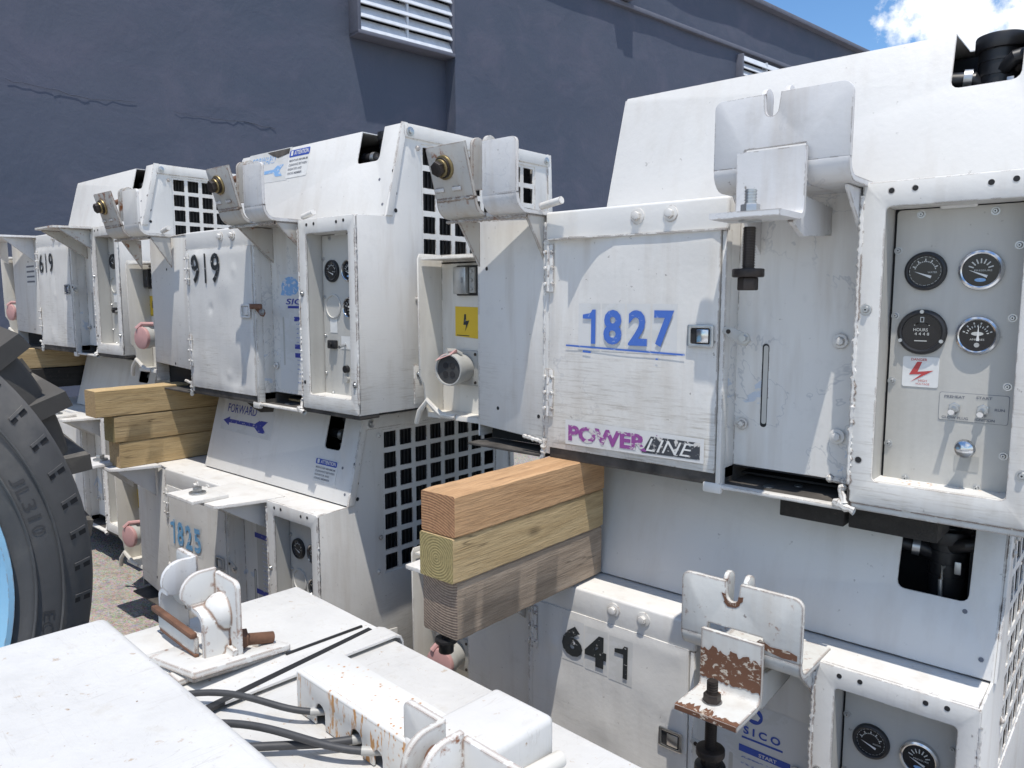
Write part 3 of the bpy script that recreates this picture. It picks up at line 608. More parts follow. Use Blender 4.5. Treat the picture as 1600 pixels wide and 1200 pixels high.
    m.plate([[(.044, .0), (.8, .0), (.8, H-.004), (.044, H-.004)]], .004, W, ME(-1.116-lw), 0)
    # back and base
    m.box(-1.116-lw, -.004, .796, .80, 0, H-.004, W, 0); m.box(-1.116-lw, -.004, .10, .79, -.004, 0, DARK, 0); m.box(-.248, -.004, .008, .10, -.004, -.001, DARK, 0)
    m.box(-1.10, -.075, .075, .78, .03, H-.012, DARK, 0)
    # end wall with grille window
    y0, y1, z0, z1 = .228, .713, .288, .713
    outl = [(.003, .0), (.80, .0), (.80, H), (.787, .757), (.160, .757), (.100, H+.002), (.003, H-.002)]
    if o.get('wins', True): m.plate([outl, rrect(y0, y1, z0, z1, .0)], .004, W if not o.get('endmat') else o['endmat'], ME(0), .0008)
    # folded trims of the end wall
    m.box(-.0015, .005, .165, .785, .722, .7585, W, .002); m.plate([[(.158, .760), (.100, H+.003), (.122, H+.003), (.178, .760)]], .004, W, ME(.0045), .001)
    m.plate([[(.790, .760), (.803, H+.003), (.782, H+.003), (.772, .760)]], .004, W, ME(.0045), .001)
    for (y, z) in ((.185, .738), (.765, .738)): m.hexbolt((.005, y, z), (1, 0, 0), .007, .005, STEEL, STEEL)
    for (y, z) in ((.215, .70), (.215, .40), (.205, .30)): m.screw((.001, y, z), (1, 0, 0), .005, WHITE)
    for (y, z) in ((.135, .575), (.135, .53), (.13, .63)): m.cyl((0, y, z), (.0006, y, z), .0055, DARK, 12)
    m.plate([[(.19, .012), (.27, .012), (.27, .11), (.19, .12)]], .003, W, ME(.003), .0005)
    m.screw((.003, .205, .095), (1, 0, 0), .006, STEEL)
    m.build('housing', root)
    # ---------------- grille
    m = MB(); nc = 8; nr = 7; pw = (y1-y0)/nc; ph = (z1-z0)/nr; g = .0075
    hl = [rrect(y0+i*pw+g, y0+(i+1)*pw-g, z0+j*ph+g, z0+(j+1)*ph-g, .002, 2) for i in range(nc) for j in range(nr)]
    m.plate([rrect(y0-.004, y1+.004, z0-.004, z1+.004, 0)]+hl, .003, W, ME(-.003), .0)
    gr = m.build('radiator_grille', root)
    m = MB(); m.box(-.06, -.05, y0-.03, y1+.03, z0-.04, z1+.01, DARK, 0)
    for i in range(34): y = y0+(i+.5)*(y1-y0)/34; m.box(-.049, -.045, y-.0018, y+.0018, z0-.03, z1, FIN, 0)
    m.build('radiator_core', gr)
    # ---------------- hood
    m = MB(); y_b, z_b, y_t, z_t = .100, H+.004, .160, .757
    Ms = frameM((0, y_b, z_b), (1, 0, 0), (0, y_t-y_b, z_t-z_b)); Ls = math.hypot(y_t-y_b, z_t-z_b)
    n0, n1, nz = o.get('notch', (-.163, -.068, .155)); r = .012
    out = [(-.003, 0), (-.003, Ls), (n1, Ls), (n1, nz+r)]+[(n1-r+r*math.cos(R(a)), nz+r-r*math.sin(R(a))) for a in (30, 60, 90)]+[(n0+r-r*math.sin(R(a)), nz+r-r*math.cos(R(a))) for a in (0, 30, 60, 90)]+[(n0, Ls), (-.785, Ls), (-.79, Ls-.012), (-.797, 0)]
    m.plate([out], .003, WHITE2, Ms, .0012)
    m.plate([[(-.004, y_t+.003), (-.004, .785), (-.785, .785), (-.785, y_t+.003), (n0, y_t+.003), (n0, y_t+.11), (n1, y_t+.11), (n1, y_t+.003)]], .003, WHITE2, MT(z_t), .001)
    m.plate([[(y_b+.004, z_b), (.800, z_b), (.785, z_t-.004), (y_t, z_t-.004)]], .003, WHITE2, ME(-.787), 0)
    m.plate([[(-.003, z_b), (-.797, z_b), (-.785, z_t-.004), (-.003, z_t-.004)]], .003, WHITE2, MF(.796), 0)
    m.box(-.785, -.075, .125, .785, H+.001, H+.006, DARK, 0); m.box(-.075, -.004, .125, .20, H+.001, H+.006, DARK, 0)
    m.box(-.78, -.075, .28, .78, H+.006, z_t-.010, DARK, 0)
    if o.get('holes', True):
        for (u, v) in ((-.02, .03), (-.05, .10)): m.cyl(Ms @ Vector((u, v, 0)), Ms @ Vector((u, v, .0008)), .004, GTXT, 8)
    hd = m.build('hood', root)
    # things seen in the notch
    m = MB(); cx = (n0+n1)/2+.006; cy = y_t+.055; cz = z_t-.010+o.get('capz', 0)
    m.cyl((cx, cy, cz-.115), (cx, cy, cz-.012), .030, BLACK, 26); m.cyl((cx, cy, cz-.016), (cx, cy, cz+.008), .036, BLACK, 28, bev=.003)
    m.cyl((cx, cy, cz+.008), (cx, cy, cz+.012), .020, BLACK, 20, bev=.001)
    for k in range(3): m.cyl((cx, cy, cz-.03-.022*k), (cx, cy, cz-.034-.022*k), .0315, BLACK, 24)
    m.build('filler_cap', hd)
    m = MB(); m.tube([(n0-.03, y_t+.03, z_t-.065), (n0+.02, y_t+.035, z_t-.07), (cx-.02, cy, z_t-.085)], .014, BLACK); m.cyl((n0+.008, y_t+.03, z_t-.068), (n0+.02, y_t+.032, z_t-.069), .0165, STEEL, 16)
    m.tube([(n1+.02, y_t+.03, z_t-.040), (n1-.015, y_t+.02, z_t-.048), (cx+.01, cy-.02, z_t-.06)], .012, BLACK)
    m.tube([(cx+.004, y_t+.0, z_t-.085), (cx+.0, y_t+.0, z_t-.11), (cx+.002, y_t+.0, z_t-.16)], .0035, STEEL, 8); m.box(cx+.018, cx+.028, y_t+.01, y_t+.013, z_t-.10, z_t-.078, STEEL, .001)
    m.build('hose', hd)
    for (txt, kind, a) in o.get('hood_marks', []):
        m = MB()
        if kind == 'forward':
            u0, u1, v0, v1, c, film = a; hh = v1-v0
            if film: m.flat([(u0-.02, v0-.015), (u1+.03, v0-.02), (u1+.03, v1+.015), (u0-.02, v1+.015)], FILM, Ms, .0006)
            m.text('FORWARD', u0+.03*(u1-u0), u0+.72*(u1-u0), v0+hh*.62, v1, c, Ms, .01)
            b0 = v0+hh*.22; m.flat([(u0-.01, b0), (u0+.03, b0-hh*.20), (u0+.03, b0-hh*.07), (u0+(u1-u0)*.72, b0-hh*.07), (u0+(u1-u0)*.82, b0-hh*.26), (u1, b0-hh*.26), (u0+(u1-u0)*.90, b0), (u1, b0+hh*.26), (u0+(u1-u0)*.82, b0+hh*.26), (u0+(u1-u0)*.72, b0+hh*.09), (u0+.03, b0+hh*.09), (u0+.03, b0+hh*.20)], c, Ms, .0011)
            if film: m.flat([(u0+.45*(u1-u0), v1+.012), (u1+.02, v1+.012), (u1+.02, v1-.004), (u0+.8*(u1-u0), v1-.012), (u0+.62*(u1-u0), v1-.002)], GRIME, Ms, .0016)
            m.build('direction_arrow', hd)
        else:
            u0, u1, v0, v1 = a; hh = v1-v0; m.plate([rrect(u0, u1, v0, v1, .006)], .001, PAPER, Ms @ MT(.0012), 0)
            m.plate([rrect(u0+.003, u1-.003, v1-hh*.27, v1-.003, .004)], .0006, BTXT, Ms @ MT(.0020), 0)
            m.text('ATTENTION', u0+.26*(u1-u0), u1-.008, v1-hh*.22, v1-hh*.07, PAPER, Ms, .02, w=.0026); m.flat([(u0+.10*(u1-u0), v1-hh*.23), (u0+.2*(u1-u0), v1-hh*.23), (u0+.2*(u1-u0), v1-hh*.06), (u0+.10*(u1-u0), v1-hh*.06)], PAPER, Ms, .0026)
            for k, s_ in enumerate(('MAINTAIN MINIMUM', 'CLEARANCE BETWEEN', 'RADIATOR AND', 'CROSS MEMBER')): m.text(s_, u0+.07*(u1-u0), u0+(.93, .93, .72, .76)[k]*(u1-u0), v1-hh*(.44+.15*k), v1-hh*(.36+.15*k), GTXT, Ms, .01, w=.0018)
            m.build('attention_label', hd)
    # ---------------- door
    dn = o.get('dents', (1, .0012)); dr = random.Random(dn[0])
    base = dents(dn[0], dn[1], 18, .0006)
    def disp(a, c):
        e = min(a, 1-a, c, 1-c)*16; k = min(1, e)
        rim = (1-math.exp(-(min(a, 1-a, c, 1-c)*40)**2))*.0025
        return .004+rim+base(a, c)*k+o.get('belly', 0)*math.sin(math.pi*a)*math.sin(math.pi*c)
    m = MB(); m.sheet(-.868, -.482, .012, .455, 0, o.get('doormat', WHITE), disp, 56, 60, .008)
    dr_ = m.build('door', root)
    yd = -.0075-o.get('belly', 0)
    Md = MF(yd)
    cf = lambda x, z: disp(min(1, max(0, (x+.868)/.386)), min(1, max(0, (z-.012)/.443)))
    m = MB(); n_ = o['num']; x0, x1, z0, z1 = n_['box']; w_ = (x1-x0)/max(1, len(n_['txt'])); off = n_.get('off', .0032)
    for k, ch in enumerate(n_['txt']):
        xa = x0+k*w_; pad = w_*n_.get('pad', .10)
        if n_.get('film'): m.patch(xa+.002, xa+w_-.002, z0-.014-k*n_.get('drop', 0), z1+.012-k*n_.get('drop', 0), FILM, MF(0), .0006, cf)
        q = pad if ch != '1' else w_*n_.get('pad1', .28); dz = -k*n_.get('drop', 0)
        if ch == '1': m.one(xa+q, xa+w_-w_*n_.get('pad1r', .22), z0+dz, z1+dz, n_['mat'], MF(0), off, cf, n_.get('flag', True))
        else: m.text(ch, xa+q, xa+w_-pad, z0+dz, z1+dz, n_['mat'], MF(0), n_.get('bold', .03), n_.get('shear', 0), w=off, conf=cf)
    if n_['txt']: m.build('fleet_number', dr_)
    if o.get('powerline'):
        m = MB(); Mp = frameM((0, -.008-o.get('belly', 0)*.35, 0), (1, 0, 0), (0, 0, 1))
        m.flat([(-.818, .026), (-.500, .028), (-.500, .074), (-.818, .078)], FILM, Mp, .001)
        m.text('POWER', -.810, -.620, .034, .068, PURPLE, Mp, .045, w=.0018); m.flat([(-.632, .032), (-.508, .034), (-.508, .066), (-.612, .066)], DKVIN, Mp, .0016)
        m.text('LINE', -.622, -.520, .037, .062, PAPER, Mp, -.002, .35, w=.0024)
        m.text('1', -.60, -.598, .068, .070, PURPLE, Mp)
        m.build('maker_decal', dr_)
        m = MB(); m.flat([(-.818, .2325), (-.544, .2255), (-.544, .229), (-.818, .236)], BLUE, Md, .0022); m.flat([(-.775, .2215), (-.755, .2205), (-.755, .2245), (-.775, .226)], BLUE, Md, .0022)
        m.flat([(-.605, .215), (-.600, .215), (-.600, .218), (-.605, .218)], BLUE, Md, .0022); m.build('underline_stripe', dr_)
    for (za, zb_) in ((.345, .444), (.080, .182)):
        m = MB(); xh = -.866; q = (zb_-za)/3
        for k in range(3): m.cyl((xh, -.008, za+k*q+.001), (xh, -.008, za+(k+1)*q-.001), .0042, W, 10)
        m.box(xh+.002, xh+.014, -.011, -.008, za, zb_, W, .0005); m.box(xh-.012, xh-.002, -.005, -.002, za, zb_, W, .0005)
        for k in range(3):
            for dx in (.0105, -.008): m.cyl((xh+dx, -.006, za+(k+.5)*q), (xh+dx, -.0135, za+(k+.5)*q), .004, WHITE, 10, bev=.001); 
            m.cyl((xh+.0105, -.0136, za+(k+.5)*q), (xh+.0105, -.0138, za+(k+.5)*q), .0015, DARK, 6)
        m.build('hinge', dr_)
    m = MB(); lx0, lx1, lz0, lz1 = -.539, -.487, .243, .284; ml = o.get('latchmat', STEEL)
    m.plate([rrect(lx0, lx1, lz0, lz1, .004), rrect(lx0+.007, lx1-.007, lz0+.006, lz1-.006, .003)], .003, ml, MF(-.0125), .0008)
    m.box(lx0+.006, lx1-.006, -.0095, -.0085, lz0+.005, lz1-.005, DARK if ml is not WHITE2 else GREY, 0); m.box(lx0+.019, lx1-.009, -.0135, -.0095, lz0+.008, lz1-.008, CHROME if ml is STEEL else ml, .002)
    m.build('latch', dr_)
    m = MB(); mc = o.get('cammat', GREY)
    m.plate([[(-.475, .272), (-.470, .281), (-.455, .280), (-.425, .268), (-.421, .258), (-.430, .248), (-.442, .250)]], .004, mc, MF(-.004), .0008)
    m.cyl((-.432, -.003, .262), (-.432, -.012, .262), .006, STEEL, 6); m.cyl((-.432, -.003, .262), (-.432, -.006, .262), .010, STEEL, 16); m.cyl((-.462, -.004, .273), (-.462, -.006, .273), .004, DSTEEL, 10)
    if mc is RUST: m.box(-.50, -.43, -.012, -.003, .27, .285, RUST, .004)
    m.build('cam_catch', root)
    # ---------------- control panel
    m = MB(); m.plate([rrect(-.2085, -.0345, .034, .470, .006)], .003, GREY if not o.get('darkpanel') else GREY, MF(.050), .0005)
    m.box(-.213, -.030, .056, .058, .034, .478, DARK, 0)
    for (x, z) in ((-.204, .407), (-.042, .409), (-.203, .304), (-.044, .303), (-.203, .199), (-.044, .201), (-.203, .096), (-.043, .096), (-.175, .042), (-.075, .042), (-.174, .462), (-.075, .460)): m.screw((x, .050, z), (0, -1, 0), .0042, STEEL)
    m.plate([rrect(-.148, -.098, .468, .4815, .003)], .001, PAPER, MF(.0475), 0)
    cp = m.build('control_panel', root)
    yp = .050
    gs = o.get('gauges', 'full')
    gauge(cp, -.163, yp, .374, .0300, BLACK, 160, 'water', 'black rimmed water temperature gauge')
    gauge(cp, -.088, yp, .374, .0305, CHROME, 158, 'press', 'chrome rimmed pressure gauge')
    if gs == 'full':
        gauge(cp, -.163, yp, .279, .0355, BLACK, None, 'hours', 'wide black hour meter')
    else:
        m = MB(); m.lathe([(.034, 0), (.034, .003), (.030, .004), (.029, .001)], GREY, frameM((-.163, yp, .279), (1, 0, 0), (0, 0, 1)), 32); m.build('blank_cover', cp)
    gauge(cp, -.087, yp, .276, .0295, CHROME, 90, 'amp', 'chrome rimmed ammeter')
    Mp = MF(yp)
    if gs == 'full':
        m = MB(); m.plate([rrect(-.188, -.136, .192, .240, .003)], .0008, PAPER, MF(yp-.001), 0)
        m.text('DANGER', -.176, -.153, .2335, .2375, REDM, Mp, .01, w=.0015)
        m.flat([(-.167, .232), (-.160, .232), (-.166, .216), (-.143, .219), (-.176, .199), (-.160, .2125), (-.178, .211)], REDM, Mp, .0015)
        m.text('HIGH', -.164, -.152, .2005, .204, REDM, Mp, w=.0015); m.text('VOLTAGE', -.168, -.148, .1955, .1985, REDM, Mp, w=.0015)
        m.build('warning_label', cp)
        m = MB(); m.plate([rrect(-.133, -.040, .143, .187, .003), ], .0008, GTXT, MF(yp-.0008), 0); m.plate([rrect(-.1325, -.0405, .1435, .1865, .003)], .0008, GREY, MF(yp-.0010), 0)
        for (s_, a, b, c, d) in (('PREHEAT', -.126, -.098, .1785, .1825), ('START', -.083, -.062, .1795, .1835), ('RUN', -.058, -.045, .163, .167), ('OFF', -.118, -.107, .1525, .1565), ('OFF', -.079, -.068, .152, .156), ('GLOW PLUG', -.128, -.092, .1460, .150), ('IGNITION', -.083, -.057, .1460, .150)): m.text(s_, a, b, c, d, GTXT, Mp, .02, w=.0016)
        m.build('switch_plate', cp)
        for x in (-.111, -.073):
            m = MB(); m.cyl((x, yp, .164), (x, yp-.004, .164), .0085, STEEL, 6, bev=.001); m.cyl((x, yp-.004, .164), (x, yp-.009, .164), .0065, STEEL, 16)
            m.cyl((x, yp-.008, .164), (x, yp-.026, .159), .0032, CHROME, 12, r2=.0045); m.build('toggle_switch', cp)
        m = MB(); m.cyl((-.090, yp, .105), (-.090, yp-.020, .105), .006, STEEL, 14)
        m.lathe([(.006, .012), (.0125, .018), (.0145, .024), (.0125, .030), (.006, .0335), (.001, .034)], CHROME, frameM((-.090, yp, .105), (1, 0, 0), (0, 0, 1)), 24); m.build('pull_knob', cp)
        m = MB(); m.flat([(-.107, .066), (-.074, .066), (-.074, .090), (-.107, .090)], SOCK, Mp, .0008); m.build('tape_patch', cp)
    else:
        m = MB(); m.flat([(-.180, .208), (-.148, .208), (-.148, .248), (-.180, .248)], PAPER, Mp, .0008); m.build('paper_label', cp)
        m = MB(); m.box(-.182, -.148, yp-.012, yp, .165, .188, BLACK, .003); m.cyl((-.165, yp-.012, .176), (-.165, yp-.017, .176), .006, BLACK, 12); m.build('rocker_switch', cp)
        m = MB(); m.flat([(-.132, .165), (-.09, .165), (-.09, .2), (-.132, .2)], PAPER, Mp, .0008); m.cyl((-.115, yp, .178), (-.110, yp-.025, .172), .004, STEEL, 10); m.build('toggle_switch', cp)
        m = MB(); m.cyl((-.108, yp, .112), (-.108, yp-.01, .112), .010, BLACK, 14); m.build('push_button', cp)
        m = MB(); m.cyl((-.108, yp, .085), (-.108, yp-.008, .085), .009, SOCK, 14); m.build('push_button', cp)
    # ---------------- stickers on the recess panel
    st = o.get('sticker')
    if st:
        Mr = MF(.055); m = MB()
        if st == 'torn':
            m.flat([(-.44, .03), (-.262, .04), (-.262, .37), (-.43, .37)], FILM, Mr, .0006)
            m.flat([(-.425, .31)]+[(-.375+.045*math.cos(R(a)), .335+.028*math.sin(R(a))) for a in range(200, -80, -25)], FBLUE, Mr, .0011)
            m.text('SICO', -.40, -.27, .283, .300, NAVY, Mr, .02, .2); m.flat([(-.39, .272), (-.27, .272), (-.27, .279), (-.39, .279)], NAVY, Mr, .0012)
            for z in (.235, .155, .130): m.flat([(-.36, z), (-.27, z), (-.27, z+.013), (-.36, z+.013)], NAVY, Mr, .0012)
            for k in range(14):
                z = .225-.013*k
                if not .125 < z < .17: m.flat([(-.35, z), (-.28-.01*(k % 3), z), (-.28-.01*(k % 3), z+.003), (-.35, z+.003)], worn_txt, Mr, .0013)
        elif st == 'logo':
            m.flat([(-.445, .02), (-.262, .02), (-.262, .36), (-.445, .36)], FILM, Mr, .0006)
            m.lathe([(.017, .0), (.017, .0009)], BTXT, Mr @ Matrix.Translation((-.372, .338, 0)), 24); m.flat([(-.384, .338), (-.372, .350), (-.360, .338), (-.364, .330), (-.380, .330)], PAPER, Mr, .0014)
            m.text('S I C O', -.392, -.320, .296, .312, BTXT, Mr, .03, w=.0014); m.flat([(-.395, .286), (-.315, .286), (-.315, .290), (-.395, .290)], BTXT, Mr, .0012)
            m.flat([(-.40, .258), (-.30, .256), (-.30, .270), (-.40, .272)], BTXT, Mr, .0012); m.text('START', -.36, -.325, .260, .267, PAPER, Mr, .02, w=.002)
            for k in range(16): z = .246-.013*k; m.flat([(-.395, z), (-.305-.013*(k % 3), z), (-.305-.013*(k % 3), z+.003), (-.395, z+.003)], worn_txt, Mr, .0012)
        elif st == 'stripes':
            m.flat([(-.40, .02), (-.285, .02), (-.285, .40), (-.40, .40)], GREY, Mr, .0006)
            for z in (.355, .175): m.flat([(-.41, z), (-.29, z), (-.29, z+.016), (-.41, z+.016)], NAVY, Mr, .0012)
            for k in range(20):
                z = .34-.014*k
                if not .17 < z < .195: m.flat([(-.37, z), (-.295-.008*(k % 3), z), (-.295-.008*(k % 3), z+.004), (-.37, z+.004)], worn_txt, Mr, .0012)
        m.build('instruction_sticker', root)
    # ---------------- outlet bay at the left end
    bx0, bx1, by, bz0, bz1 = -1.352, -1.124+(.035 if lw else 0), .150, .028, .446
    m = MB()
    m.plate([[(bx0, bz0), (bx1, bz0), (bx1, bz1), (bx0, bz1)]], .004, BAYW, MF(by), 0)
    fl = [(by, bz0-.012), (by-.050, bz0-.012), (by-.062, bz0+.02), (by-.068, bz0+.075), (by-.083, bz0+.10), (by-.085, bz1-.012), (by-.078, bz1), (by, bz1)]
    m.plate([fl], .005, BAYW, ME(bx0), .0015)
    m.plate([[(bx0+.004, by), (bx0+.004, by-.078), (bx1-.03, by-.080), (bx1, by-.06), (bx1, by)]], .006, BAYW, MT(bz1-.010), .0015)
    m.plate([[(bx0, by), (bx0, by-.058), (bx1, by-.05), (bx1, by)]], .014, BAYW, MT(bz0+.002), .004)
    m.plate([[(bx0, by), (bx0, .7), (bx1, .7), (bx1, by)]], .004, BAYW, MT(bz1-.02), 0); m.box(bx0+.004, bx1, by+.006, .69, bz0, bz1-.03, DARK, 0)
    m.tube([(bx0-.03, by-.07, bz0-.030), (bx0-.012, by-.075, bz0+.005), (bx0+.012, by-.07, bz0+.035), (bx0+.03, by-.06, bz0+.012), (bx0+.05, by-.055, bz0-.002), (bx0+.10, by-.052, bz0-.004)], .008, BAYW, 8)
    bay = m.build('outlet_bay', root)
    MyB = MF(by)
    m = MB(); bb = o.get('breaker', SOCK); m.box(-1.292, -1.215, by-.006, by+.001, .338, .416, BLACK, .002); m.box(-1.286, -1.240, by-.026, by-.006, .342, .412, STEEL if bb is SOCK else BLACK, .003); m.box(-1.238, -1.220, by-.014, by-.006, .345, .410, SOCK, .001)
    for z in (.355, .378, .400): m.cyl((-1.229, by-.014, z), (-1.229, by-.018, z), .004, STEEL, 10)
    m.text('ON', -1.256, -1.248, .370, .385, GTXT, MF(by-.026), w=.0008); m.build('circuit_breaker', bay)
    m = MB(); m.flat([(-1.302, .232), (-1.205, .226), (-1.205, .308), (-1.302, .310)], YEL, MyB, .001)
    m.flat([(-1.268, .290), (-1.262, .290), (-1.262, .272), (-1.250, .274), (-1.266, .244), (-1.262, .262), (-1.272, .262)], BLK, MyB, .0016); m.flat([(-1.296, .2335), (-1.25, .2325), (-1.25, .2345), (-1.296, .2355)], BLK, MyB, .0016)
    m.build('warning_label', bay)
    m = MB(); rx, rz = -1.258, .150; m.box(rx-.046, rx+.046, by-.010, by, rz-.046, rz+.046, SOCK, .006)
    for a in (-1, 1):
        for c in (-1, 1): m.cyl((rx+a*.037, by-.010, rz+c*.037), (rx+a*.037, by-.012, rz+c*.037), .004, DSTEEL, 10)
    Mr = frameM((rx-.004, by-.008, rz), (1, 0, 0), (0, 0, 1)) @ Matrix.Rotation(R(10), 4, 'Y')
    m.lathe([(.036, 0), (.036, .052), (.042, .053), (.0415, .072), (.040, .075), (.037, .075), (.036, .066)], SOCK, Mr, 32)
    m.lathe([(.0365, .060), (.0365, .070)], FIN, Mr, 28)
    for a in (45, 135, 225, 315): m.lathe([(.0080, .070), (.0080, .070), (.0080, .0712)], DARK, Mr @ Matrix.Translation((.015*math.cos(R(a)), .015*math.sin(R(a)), 0)), 12)
    rec = m.build('power_receptacle', bay)
    m = MB(); cp_ = o.get('cap', 'top')
    m.tube([(Mr @ Vector((.01, .036, .03))), (Mr @ Vector((.0, .046, .045))), (Mr @ Vector((-.01, .047, .065)))], .007, SOCK, 8)
    if cp_ == 'top': m.raw([tuple(Mr @ Vector(p)) for p in ((-.03, .036, .06), (.01, .052, .05), (.012, .040, .078), (-.036, .022, .082), (-.028, .030, .055), (.010, .044, .046))], [(0, 1, 2, 3), (4, 3, 2, 5), (0, 4, 5, 1), (0, 3, 4), (1, 5, 2)], PINK)
    else:
        m.lathe([(.041, .068), (.043, .074), (.041, .082), (.034, .085), (.001, .085)], PINK, Mr, 28)
        m.tube([Mr @ Vector((-.02, .035, .085)), Mr @ Vector((-.01, .053, .07)), Mr @ Vector((.012, .052, .035))], .008, PINK, 8)
    m.build('dust_cap', rec)
    # ---------------- mounting brackets
    if lw:
        bay.location.x = -lw-.03
        for ch_ in bay.children:
            if 'receptacle' not in ch_.name: ch_.location.x = -.062
    if o.get('side_label'):
        ms = MB(); ms.plate([rrect(-.23, -.10, .30, .40, .004)], .0008, PAPER, M @ MT(.0015), 0) if False else None
        Ml_ = frameM((-.884, .010, 0), (1, -.034/(.236+lw), 0), (0, 0, 1)); ms.flat([(-.25, .285), (-.08, .285), (-.08, .395), (-.25, .395)], PAPER, Ml_, .0012)
        for k in range(4): ms.flat([(-.235, .30+.024*k), (-.10, .30+.024*k), (-.10, .308+.024*k), (-.235, .308+.024*k)], GTXT, Ml_, .002)
        ms.build('paper_label', root)
    o['left'](root); o['mid'](root)
    return root
worn_txt = worn('small_print', (.2, .25, .45), (.62, .63, .65), .45, 160)
# ------------------------------------------------------------------ setting: ground, building
GZ = -1.19
m = MB()
rg = random.Random(3); n = 90; vs = []; fs = []
def gco(i): t = (i/n*2-1); return 9*t+ (abs(t)**5)*(700 if t > 0 else -700)
for j in range(n+1):
    for i in range(n+1): x = gco(i)-3; y = gco(j)+1; vs.append((x, y, GZ+(rg.uniform(-.006, .006) if abs(x) < 8 else 0)))
for j in range(n):
    for i in range(n): q = j*(n+1)+i; fs.append((q, q+1, q+n+2, q+n+1))
b = bmesh.new(); bv = [b.verts.new(p) for p in vs]
for q in fs: b.faces.new([bv[i] for i in q])
m.put(b, GROUND); tag(m.build('ground'), kind='structure')
# building wall: local s along the wall, d out of the wall, z
sdir = Vector((.1435, .99, 0)).normalized(); WO = Vector((-7, 0, 0))+sdir*1.0045; ndir = Vector((sdir.y, -sdir.x, 0))
MWL = frameM(WO, sdir, (0, 0, 1))           # u=s v=z w=+normal
bld = empty('warehouse_building', (-7, 6, GZ)); tag(bld, 'blue grey stucco warehouse wall with louvered vents behind the stacked units', 'building')
MB2 = Matrix.Translation((7, -6, -GZ)) @ MWL
def wallgrid(mb, s0, s1, z0, z1, d, mat, amp):
    rr = random.Random(5); ns, nz = int((s1-s0)/.12), int((z1-z0)/.12); v = []; f = []
    ph = [(rr.uniform(.5, 4), rr.uniform(.5, 4), rr.uniform(0, 6.28)) for _ in range(12)]
    for j in range(nz+1):
        for i in range(ns+1):
            s_ = s0+(s1-s0)*i/ns; z = z0+(z1-z0)*j/nz; h = sum(math.sin(a*s_+c*z+p)*math.cos(c*s_*.7-a*z+p*2) for a, c, p in ph)*amp/6
            if 0 < i < ns and 0 < j < nz: h += 0
            v.append((s_, z, d+h))
    for j in range(nz):
        for i in range(ns): q = j*(ns+1)+i; f.append((q, q+1, q+ns+2, q+ns+1))
    b = bmesh.new(); bv = [b.verts.new(p) for p in v]
    for q in f: b.faces.new([bv[i] for i in q])
    mb.put(b, mat, MB2)
m = MB(); wallgrid(m, -14, 5.06, GZ, 4.47, 0, STUC, .012); wallgrid(m, 5.06, 40, GZ, 4.47, .17, STUC, .012)
m.box(5.058, 5.062, GZ, 4.47, -.1, .172, STUC, 0, MB2)
m.box(-14, 40, GZ, 4.44, -9, -.3, STUC, 0, MB2)
m.box(5.06, 40, 3.68, 3.74, .1, .225, TRIM, .01, MB2); m.box(-14, 40, 4.43, 4.50, -9, .28, TRIM, .01, MB2)
cr_ = [(1.0, 1.62), (1.3, 1.60), (1.55, 1.575), (1.9, 1.60), (2.2, 1.57), (2.5, 1.56), (2.8, 1.58), (3.1, 1.56)]
rc = random.Random(2)
for k in range(len(cr_)-1):
    pts = [(cr_[k][0]+(cr_[k+1][0]-cr_[k][0])*q/6+0, cr_[k][1]+(cr_[k+1][1]-cr_[k][1])*q/6+rc.uniform(-.008, .008), .006+rc.uniform(-.004, .004)) for q in range(7)]
    if k != 3: m.tube(pts, (.0022, .0028, .0018, 0, .0012, .0022, .0026)[k], STUC, 5, MB2)
m.build('stucco_wall', bld)
def vent(s0, s1, z0, z1, d0, pr, nsl, name='louvered_vent'):
    m = MB(); m.box(s0-.035, s0, z0-.03, z1, d0, d0+pr, TRIM, .005, MB2); m.box(s1, s1+.03, z0-.03, z1, d0, d0+pr, TRIM, .005, MB2); m.box(s0-.035, s1+.03, z0-.035, z0, d0, d0+pr+.01, TRIM, .005, MB2); m.box(s0, s1, z0, z1, d0, d0+.02, DARK, 0, MB2)
    v = m.build('vent_frame' if False else name, bld); m = MB(); h = (z1-z0)/nsl
    for k in range(nsl):
        z = z0+k*h; m.raw([(s0, z, d0+pr-.01), (s1, z, d0+pr-.01), (s1, z+h*.95, d0+pr-.075), (s0, z+h*.95, d0+pr-.075), (s0, z+.006, d0+pr), (s1, z+.006, d0+pr), (s1, z+h*.95+.006, d0+pr-.065), (s0, z+h*.95+.006, d0+pr-.065)], [(0, 1, 2, 3), (4, 5, 6, 7), (0, 1, 5, 4), (3, 2, 6, 7)], ALU, MB2)
    mid = (s0+s1)/2; m.box(mid-.012, mid+.012, z0, z1, d0+.02, d0+pr-.02, ALU, 0, MB2); m.build('louvers', v)
vent(3.93, 5.028, 2.575, 3.95, 0, .175, 11); vent(10.35, 11.7, 3.0, 3.62, .17, .12, 6)
m = MB(); m.box(7.47, 7.62, 3.95, 4.2, .17, .36, TRIM, .01, MB2); m.box(7.62, 7.80, 3.75, 4.2, .17, .33, TRIM, .01, MB2); m.build('unseen_shadow_caster', bld)  # unseen boxes added above the view to cast the shadow strip on the wall
